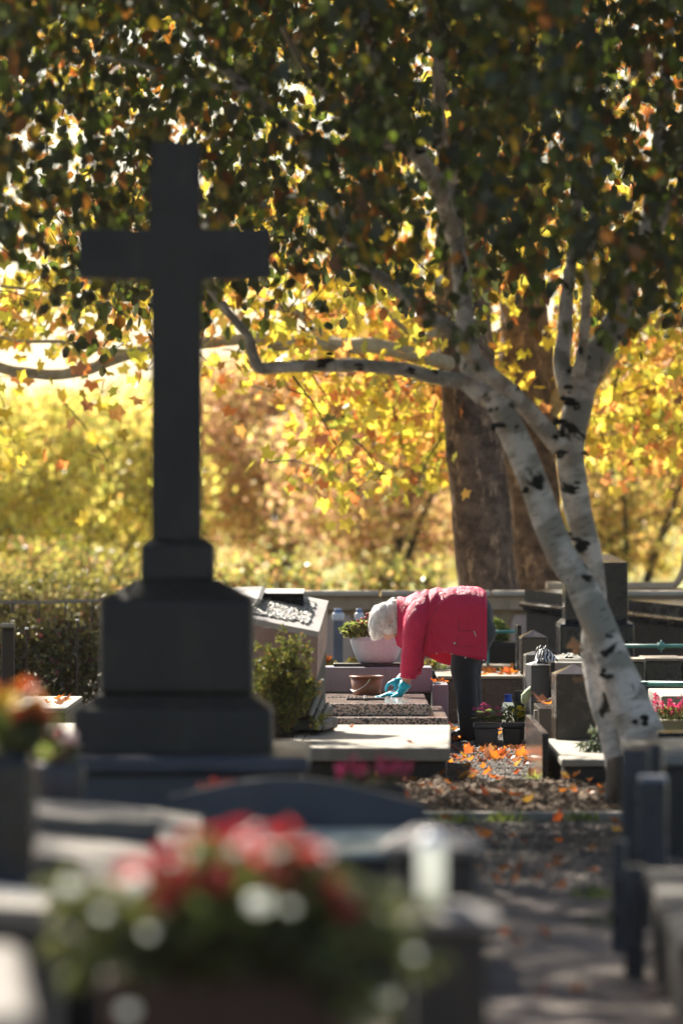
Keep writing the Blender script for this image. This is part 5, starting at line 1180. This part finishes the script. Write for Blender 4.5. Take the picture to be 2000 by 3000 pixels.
# folds at the knee and hem
for s in (-1,):
    for (u, v, r) in [(1140, 940, 26), (1290, 860, 22), (1150, 1000, 22), (1175, 1285, 28), (1280, 1270, 22), (1135, 880, 22)]: ball(g, WP_(u, v, s * .11), (U_(r), .03, U_(r * .6)), 10)
jeans = voxel('jeans', g, JN.m, person, .010, 3)
# shoes
SH = plain('dark_shoe', (.02, .02, .025), .5)
for s, dx in ((-1, 0), (1, 40)):
    g = G(); z = .0
    base = WP_(1232 + dx, 1300, s * .105); 
    ball(g, Vector((base.x - .02, base.y, .055)), (.085, .045, .05), 14); ball(g, Vector((base.x - .10, base.y, .04)), (.07, .045, .036), 14); ball(g, Vector((base.x + .03, base.y, .06)), (.05, .04, .05), 12)
    sh = voxel('shoe', g, SH, person, .009, 2)
    g = G(); g.lathe(Vector((base.x - .055, base.y, .002)), [(.115, 0), (.12, .006), (.118, .02)], 22, 1, .40); g.build('sole', IRON, sh, True)

# jacket
JK = M('crimson_jacket'); at = JK.noise(5, 5); c = JK.mix(at, (.58, .010, .07), (.70, .025, .115))
JK.col(c).set(.55, .35); cr = JK.ramp(JK.noise(15, 5, rough=.6, stretch=(1.5, 1, .6), dist=1.2), [(.35, (0, 0, 0)), (.5, (1, 1, 1)), (.68, (.1, .1, .1))]); fi = JK.noise(150, 3)
JK.bump(JK.mix(.2, cr, fi), .6, .014)
tr = JK.n('ShaderNodeBsdfTranslucent'); tr.inputs[0].default_value = (.8, .03, .05, 1); mx = JK.n('ShaderNodeMixShader', inp={0: .18}); JK.l(JK.b.outputs[0], mx.inputs[1]); JK.l(tr.outputs[0], mx.inputs[2]); JK.l(mx.outputs[0], JK.out.inputs[0]); JK = JK.m
US = [690, 715, 750, 800, 850, 900, 950, 1000, 1050, 1100, 1150, 1200, 1250, 1300, 1345, 1366]
TOP = [272, 265, 266, 250, 226, 214, 206, 198, 192, 188, 185, 185, 186, 190, 205, 228]
BN = [560, 610, 640, 670, 688, 690, 686, 684, 684, 690, 700, 710, 720, 732, 740, 745]
BF = [560, 615, 655, 690, 700, 712, 735, 765, 782, 792, 790, 780, 770, 762, 752, 745]
WD = [.095, .125, .155, .185, .205, .212, .216, .218, .220, .222, .225, .228, .230, .232, .230, .222]
def jacket():
    n = 40; V = []; Fc = []; us = np.linspace(690, 1366, 70)
    for u in us:
        tp, bn, bf, w = (np.interp(u, US, q) for q in (TOP, BN, BF, WD))
        zt = WP_(u, tp).z; zn = WP_(u, bn).z; zf = WP_(u, bf).z; zm = zt - .17
        for j in range(n + 1):
            t = j / n
            if t < .28: k = t / .28; y = -w * (1 + .02 * math.sin(k * 3.1)); z = zn + (zm - zn) * k
            elif t > .72: k = (t - .72) / .28; y = w; z = zm + (zf - zm) * k
            else: a = (t - .28) / .44 * math.pi; y = -w * math.copysign(abs(math.cos(a)) ** .82, math.cos(a)); z = zm + (zt - zm) * math.sin(a) ** .8
            p = Vector((WP_(u, 0).x, DW + y, z))
            # folds radiating from shoulder and armpit, and crumple
            dx, dz = (u - 900) / 300, (z - WP_(0, 420).z) / .3
            ang = math.atan2(dz, dx); rr = math.hypot(dx, dz)
            f = .011 * math.sin(ang * 13 + 2 * noise.noise((u * .01, z * 8, 0))) * math.exp(-rr * 1.1) * min(1, rr * 3)
            f += .006 * noise.noise((u * .011, z * 9, y * 5)) + .004 * (.5 - abs(noise.noise((u * .022, z * 8, y * 3)))) * 2
            nrm = Vector((0, y, max(0, z - zm) * 1.4)).normalized()
            V.append(p + nrm * f)
    m = n + 1
    for i in range(len(us) - 1):
        for j in range(n): Fc.append((i * m + j, i * m + j + 1, (i + 1) * m + j + 1, (i + 1) * m + j))
    return obj('jacket', V, Fc, JK, person, True)
jk = jacket(); sm = jk.modifiers.new('thick', 'SOLIDIFY'); sm.thickness = .004; sm.offset = -1
def sleeve(name, pts, rads, flat=.85, amp=.006):
    g = G(); g.tube(pts, rads, 26, False, 0, 8); V = []
    for i, v in enumerate(g.V):
        q = noise.noise((v[0] * 16, v[1] * 10, v[2] * 26)) * amp * 1.5 + math.sin(v[2] * 95 + 40 * v[0] + 3 * noise.noise((v[0] * 9, v[1] * 9, v[2] * 9))) * amp * .35
        V.append((v[0] + q, v[1] - q, v[2]))
    g.V = V; o = g.build(name, JK, person, True); m = o.modifiers.new('t', 'SOLIDIFY'); m.thickness = .004; m.offset = -1; return o
s1 = sleeve('sleeve', [WP_(905, 330, -.10), WP_(850, 395, -.165), WP_(826, 470, -.205), WP_(806, 570, -.215), WP_(800, 640, -.215), WP_(788, 740, -.21), WP_(776, 810, -.20), WP_(768, 872, -.195)], [U_(100), U_(104), U_(96), U_(86), U_(78), U_(77), U_(69), U_(64)])
s2 = sleeve('sleeve', [WP_(880, 340, .10), WP_(850, 420, .18), WP_(858, 520, .22), WP_(868, 640, .23), WP_(850, 730, .22), WP_(822, 845, .19)], [U_(95), U_(95), U_(82), U_(64), U_(56), U_(50)])
# collar standing up round the neck
g = G()
V = []; Fc = []
for i in range(25):
    a = i / 24 * math.pi * 1.5 - math.pi * .25
    for k, (rr, off) in enumerate([(1.0, 30), (1.0, 5), (.93, -8), (.86, -4)]):
        yy = -math.cos(a) * .105 * rr; zz = .5 + .5 * math.sin(a)
        u = 722 + off * (-.6) + (0 if zz > .3 else 0) ; v = 600 - zz * 338 * rr
        V.append(WP_(u - 10 * math.sin(a), v, yy))
for i in range(24):
    for k in range(3): Fc.append((i * 4 + k, i * 4 + k + 1, (i + 1) * 4 + k + 1, (i + 1) * 4 + k))
co_ = obj('collar', V, Fc, JK, person, True); m = co_.modifiers.new('t', 'SOLIDIFY'); m.thickness = .005
# front flap below the chin
g = G(); g.add([WP_(668, 560, -.05), WP_(720, 560, -.09), WP_(760, 660, -.10), WP_(735, 664, -.09), WP_(684, 628, -.06)], [(0, 1, 2, 3, 4)]); fl = g.build('front_flap', JK, person); m = fl.modifiers.new('t', 'SOLIDIFY'); m.thickness = .006
NICK = plain('snap_metal', (.62, .60, .58), .3, metal=.8)
def side(u, v, off=.0):   # a point on the near side of the jacket
    w = float(np.interp(u, US, WD)); return WP_(u, v, -w - .012 - off)
def seam(name, pts, r=.0016, mat=JK, off=0):
    g = G(); g.tube([side(u, v, off) for u, v in pts], r, 6, True, 0, 3); g.build(name, mat, jk, True)
DKS = plain('dark_crimson_seam', (.22, .008, .025), .7)
seam('seam', [(1150, 512), (1200, 512), (1270, 515)], .002, DKS); seam('seam', [(1140, 425), (1153, 440), (1150, 512), (1146, 600), (1120, 622)], .0018, DKS)
seam('seam', [(1130, 636), (1250, 632), (1364, 632)], .0012, DKS); seam('seam', [(1290, 730), (1340, 742)], .001, DKS)
seam('seam', [(1010, 300), (960, 390), (915, 480), (890, 600), (878, 685)], .0016, DKS)
for u, v, r in [(1122, 607, 10), (1203, 717, 8), (1343, 737, 8), (1096, 688, 6), (985, 685, 6), (1053, 255, 12), (1056, 294, 8)]:
    g = G(); c = side(u, v, .001) if v > 400 else WP_(u, v, -.195 if v > 270 else -.175); g.lathe((0, 0, 0), [(U_(r), 0), (U_(r), .002), (U_(r * .6), .005)], 12)
    g.V = [(c.x + a, c.y - cc, c.z + b) for a, b, cc in g.V]; g.build('snap_button', NICK, jk, True)
g = G(); c = [WP_(1035, 232, -.165), WP_(1068, 235, -.165), WP_(1078, 268, -.20), WP_(1036, 262, -.20)]; g.add(c, [(0, 1, 2, 3)]); o = g.build('back_tab', JK, jk); m = o.modifiers.new('t', 'SOLIDIFY'); m.thickness = .006
g = G(); g.tube([WP_(1020, 240, -.17), WP_(1018, 226, -.155), WP_(1045, 224, -.155), WP_(1070, 229, -.16), WP_(1068, 240, -.17)], .0022, 6); g.build('tab_ring', NICK, jk, True)
g = G(); g.tube([side(1268, 515, .004), side(1275, 530, .005), side(1284, 555, .006)], [.005, .0035, .004], 6); g.build('zip_pull', NICK, jk, True)
# gloves
GL = M('turquoise_glove'); GL.col(GL.mix(GL.noise(25, 3), (.0, .34, .46), (.01, .44, .58))).set(.38, .5); GL.bump(GL.noise(60, 4), .35, .004); GL = GL.m
def P2(u, v, dy, w): return WP_(u, v, dy)
dy = -.19
g = G()
cap(g, [WP_(742, 925, dy), WP_(722, 965, dy), WP_(700, 998, dy)], [.030, .027, .026])
ball(g, WP_(672, 1003, dy), (.042, .036, .016), 14); ball(g, WP_(648, 1005, dy), (.030, .038, .014), 14)
for i, (oy, ln, u1) in enumerate([(-.036, 90, 560), (-.014, 112, 532), (.009, 108, 528), (.031, 84, 545)]):
    cap(g, [WP_(655, 1004, dy + oy * .8), WP_(610, 1000 - (6 if i in (1, 2) else 0), dy + oy), WP_(575, 1010, dy + oy * 1.2), WP_(u1 - 8, 1020, dy + oy * 1.35)], [.0125, .0105, .0095, .0075], 9)
cap(g, [WP_(690, 1000, dy - .02), WP_(665, 1010, dy - .05), WP_(640, 1018, dy - .062)], [.013, .011, .009], 9)
gl = voxel('glove', g, GL, person, .0045, 2)
g = G(); g.tube([WP_(722, 968, dy), WP_(733, 945, dy), WP_(752, 912, dy)], [.030, .034, .040], 20, False); cu = g.build('cuff', GL, gl, True); m = cu.modifiers.new('t', 'SOLIDIFY'); m.thickness = .002
# far hand: bent, finger tips on the stone holding a white rag
dy = .02
g = G()
cap(g, [WP_(715, 908, dy + .05), WP_(690, 912, dy + .02), WP_(668, 915, dy)], [.028, .027, .026])
ball(g, WP_(662, 918, dy), (.032, .036, .020), 12)
for i, oy in enumerate([-.032, -.011, .011, .031]):
    cap(g, [WP_(650, 912, dy + oy * .8), WP_(622, 925 + i, dy + oy), WP_(606, 955, dy + oy), WP_(602, 978, dy + oy * .9)], [.0125, .011, .010, .008], 9)
cap(g, [WP_(680, 930, dy - .03), WP_(672, 960, dy - .045), WP_(660, 975, dy - .045)], [.013, .011, .009], 9)
gl2 = voxel('glove', g, GL, person, .0045, 2)
t = empty('cleaning_rag', Vector((WP_(645, 1010).x, DW - .02, ZT)), 'small white rag under the gloved hand', 'rag')
g = G(); ball(g, Vector((WP_(650, 0).x, DW - .03, ZT + .020)), (.035, .05, .019), 14); ball(g, Vector((WP_(630, 0).x, DW - .0, ZT + .014)), (.03, .05, .013), 14)
o = g.build('rag', plain('white_cloth', (.7, .7, .7), .9), t, True)
# hair
HR = M('white_hair'); HR.col(HR.mix(HR.ramp(HR.noise(50, 4, stretch=(1, .5, .4), dist=1.5), [(.38, (0, 0, 0)), (.55, (1, 1, 1))]), (.62, .61, .60), (.94, .93, .92))).set(.55, .4)
tr = HR.n('ShaderNodeBsdfTranslucent'); tr.inputs[0].default_value = (.85, .82, .78, 1); mx = HR.n('ShaderNodeMixShader', inp={0: .25}); HR.l(HR.b.outputs[0], mx.inputs[1]); HR.l(tr.outputs[0], mx.inputs[2]); HR.l(mx.outputs[0], HR.out.inputs[0]); HR = HR.m
g = G()
HB = [((592, 420), (108, 118), .094), ((560, 460), (88, 100), .088), ((650, 370), (68, 92), .086), ((665, 450), (58, 90), .088), ((540, 520), (55, 55), .075), ((620, 500), (80, 52), .088), ((525, 560), (32, 22), .05)]
for (u, v), (ru, rv), ry in HB: ball(g, WP_(u, v), (U_(ru), ry, U_(rv)), 18)
hair = voxel('hair', g, HR, person, .008, 3)
for v in hair.data.vertices:
    f = noise.noise(v.co * 28) * .006 + noise.noise(Vector((v.co.x * 60, v.co.y * 30, v.co.z * 60))) * .003; v.co += v.normal * f
# strands lying on the hair surface, swept from the crown down the sides
cr = WP_(520, 400)
V = []; Fc = []; src = [(hair.matrix_local, None)]
ho = ORG['person'] + (ORG['hair'] - ORG['person'])
vs_ = [Vector(v.co) + ho for v in hair.data.vertices]; ns_ = [Vector(v.normal) for v in hair.data.vertices]
for i in range(5200):
    k = random.randrange(len(vs_)); p = vs_[k]; n = ns_[k]
    if p.y > DW + .07: continue
    flow = Vector((.15, 0, -1)) * (1 if p.z > cr.z - .05 else .2) + Vector((p.x - cr.x, (p.y - DW) * .5, 0)) * 6 + Vector((noise.noise(p * 9), noise.noise(p * 9 + Vector((7, 0, 0))), noise.noise(p * 9 + Vector((0, 9, 0))))) * .9
    flow = (flow - n * flow.dot(n)); 
    if flow.length < 1e-4: continue
    flow.normalize(); sd = n.cross(flow) * random.uniform(.0010, .0022); L = random.uniform(.025, .055); b = len(V); lift = random.uniform(.0015, .006); curl = random.uniform(-.4, .4)
    for q in range(5):
        t = q / 4; d_ = flow + sd.normalized() * curl * t
        c_ = p + d_ * L * t + n * (lift * math.sin(t * 2.2) + .002) - n * (L * t) ** 2 * 4.5; w_ = sd * (1 - t * .8); V += [c_ - w_, c_ + w_]
    for q in range(4): Fc.append((b + 2 * q, b + 2 * q + 1, b + 2 * q + 3, b + 2 * q + 2))
obj('strands', V, Fc, HR, hair, True, kind='stuff')
g = G(); V = []
for i in range(300):
    k = random.randrange(len(vs_)); p = vs_[k]; n = ns_[k]
    q = (n + Vector((random.uniform(-.6, .6), random.uniform(-.4, .4), random.uniform(-.6, .3)))).normalized(); L = random.uniform(.008, .022)
    g.add([p, p + Vector((.0008, 0, .0008)), p + q * L * .6 + Vector((.001, 0, 0)), p + q * L], [(0, 1, 2), (0, 2, 3)])
for i in range(90):   # fringe hanging below
    p = WP_(random.uniform(480, 560), random.uniform(545, 575), random.uniform(-.05, .05)); g.add([p, p + Vector((.002, 0, 0)), p + Vector((random.uniform(-.012, .012), 0, -random.uniform(.01, .026)))], [(0, 1, 2)])
g.build('flyaway_hair', HR, hair, kind='stuff')
print('objects', len(bpy.data.objects))
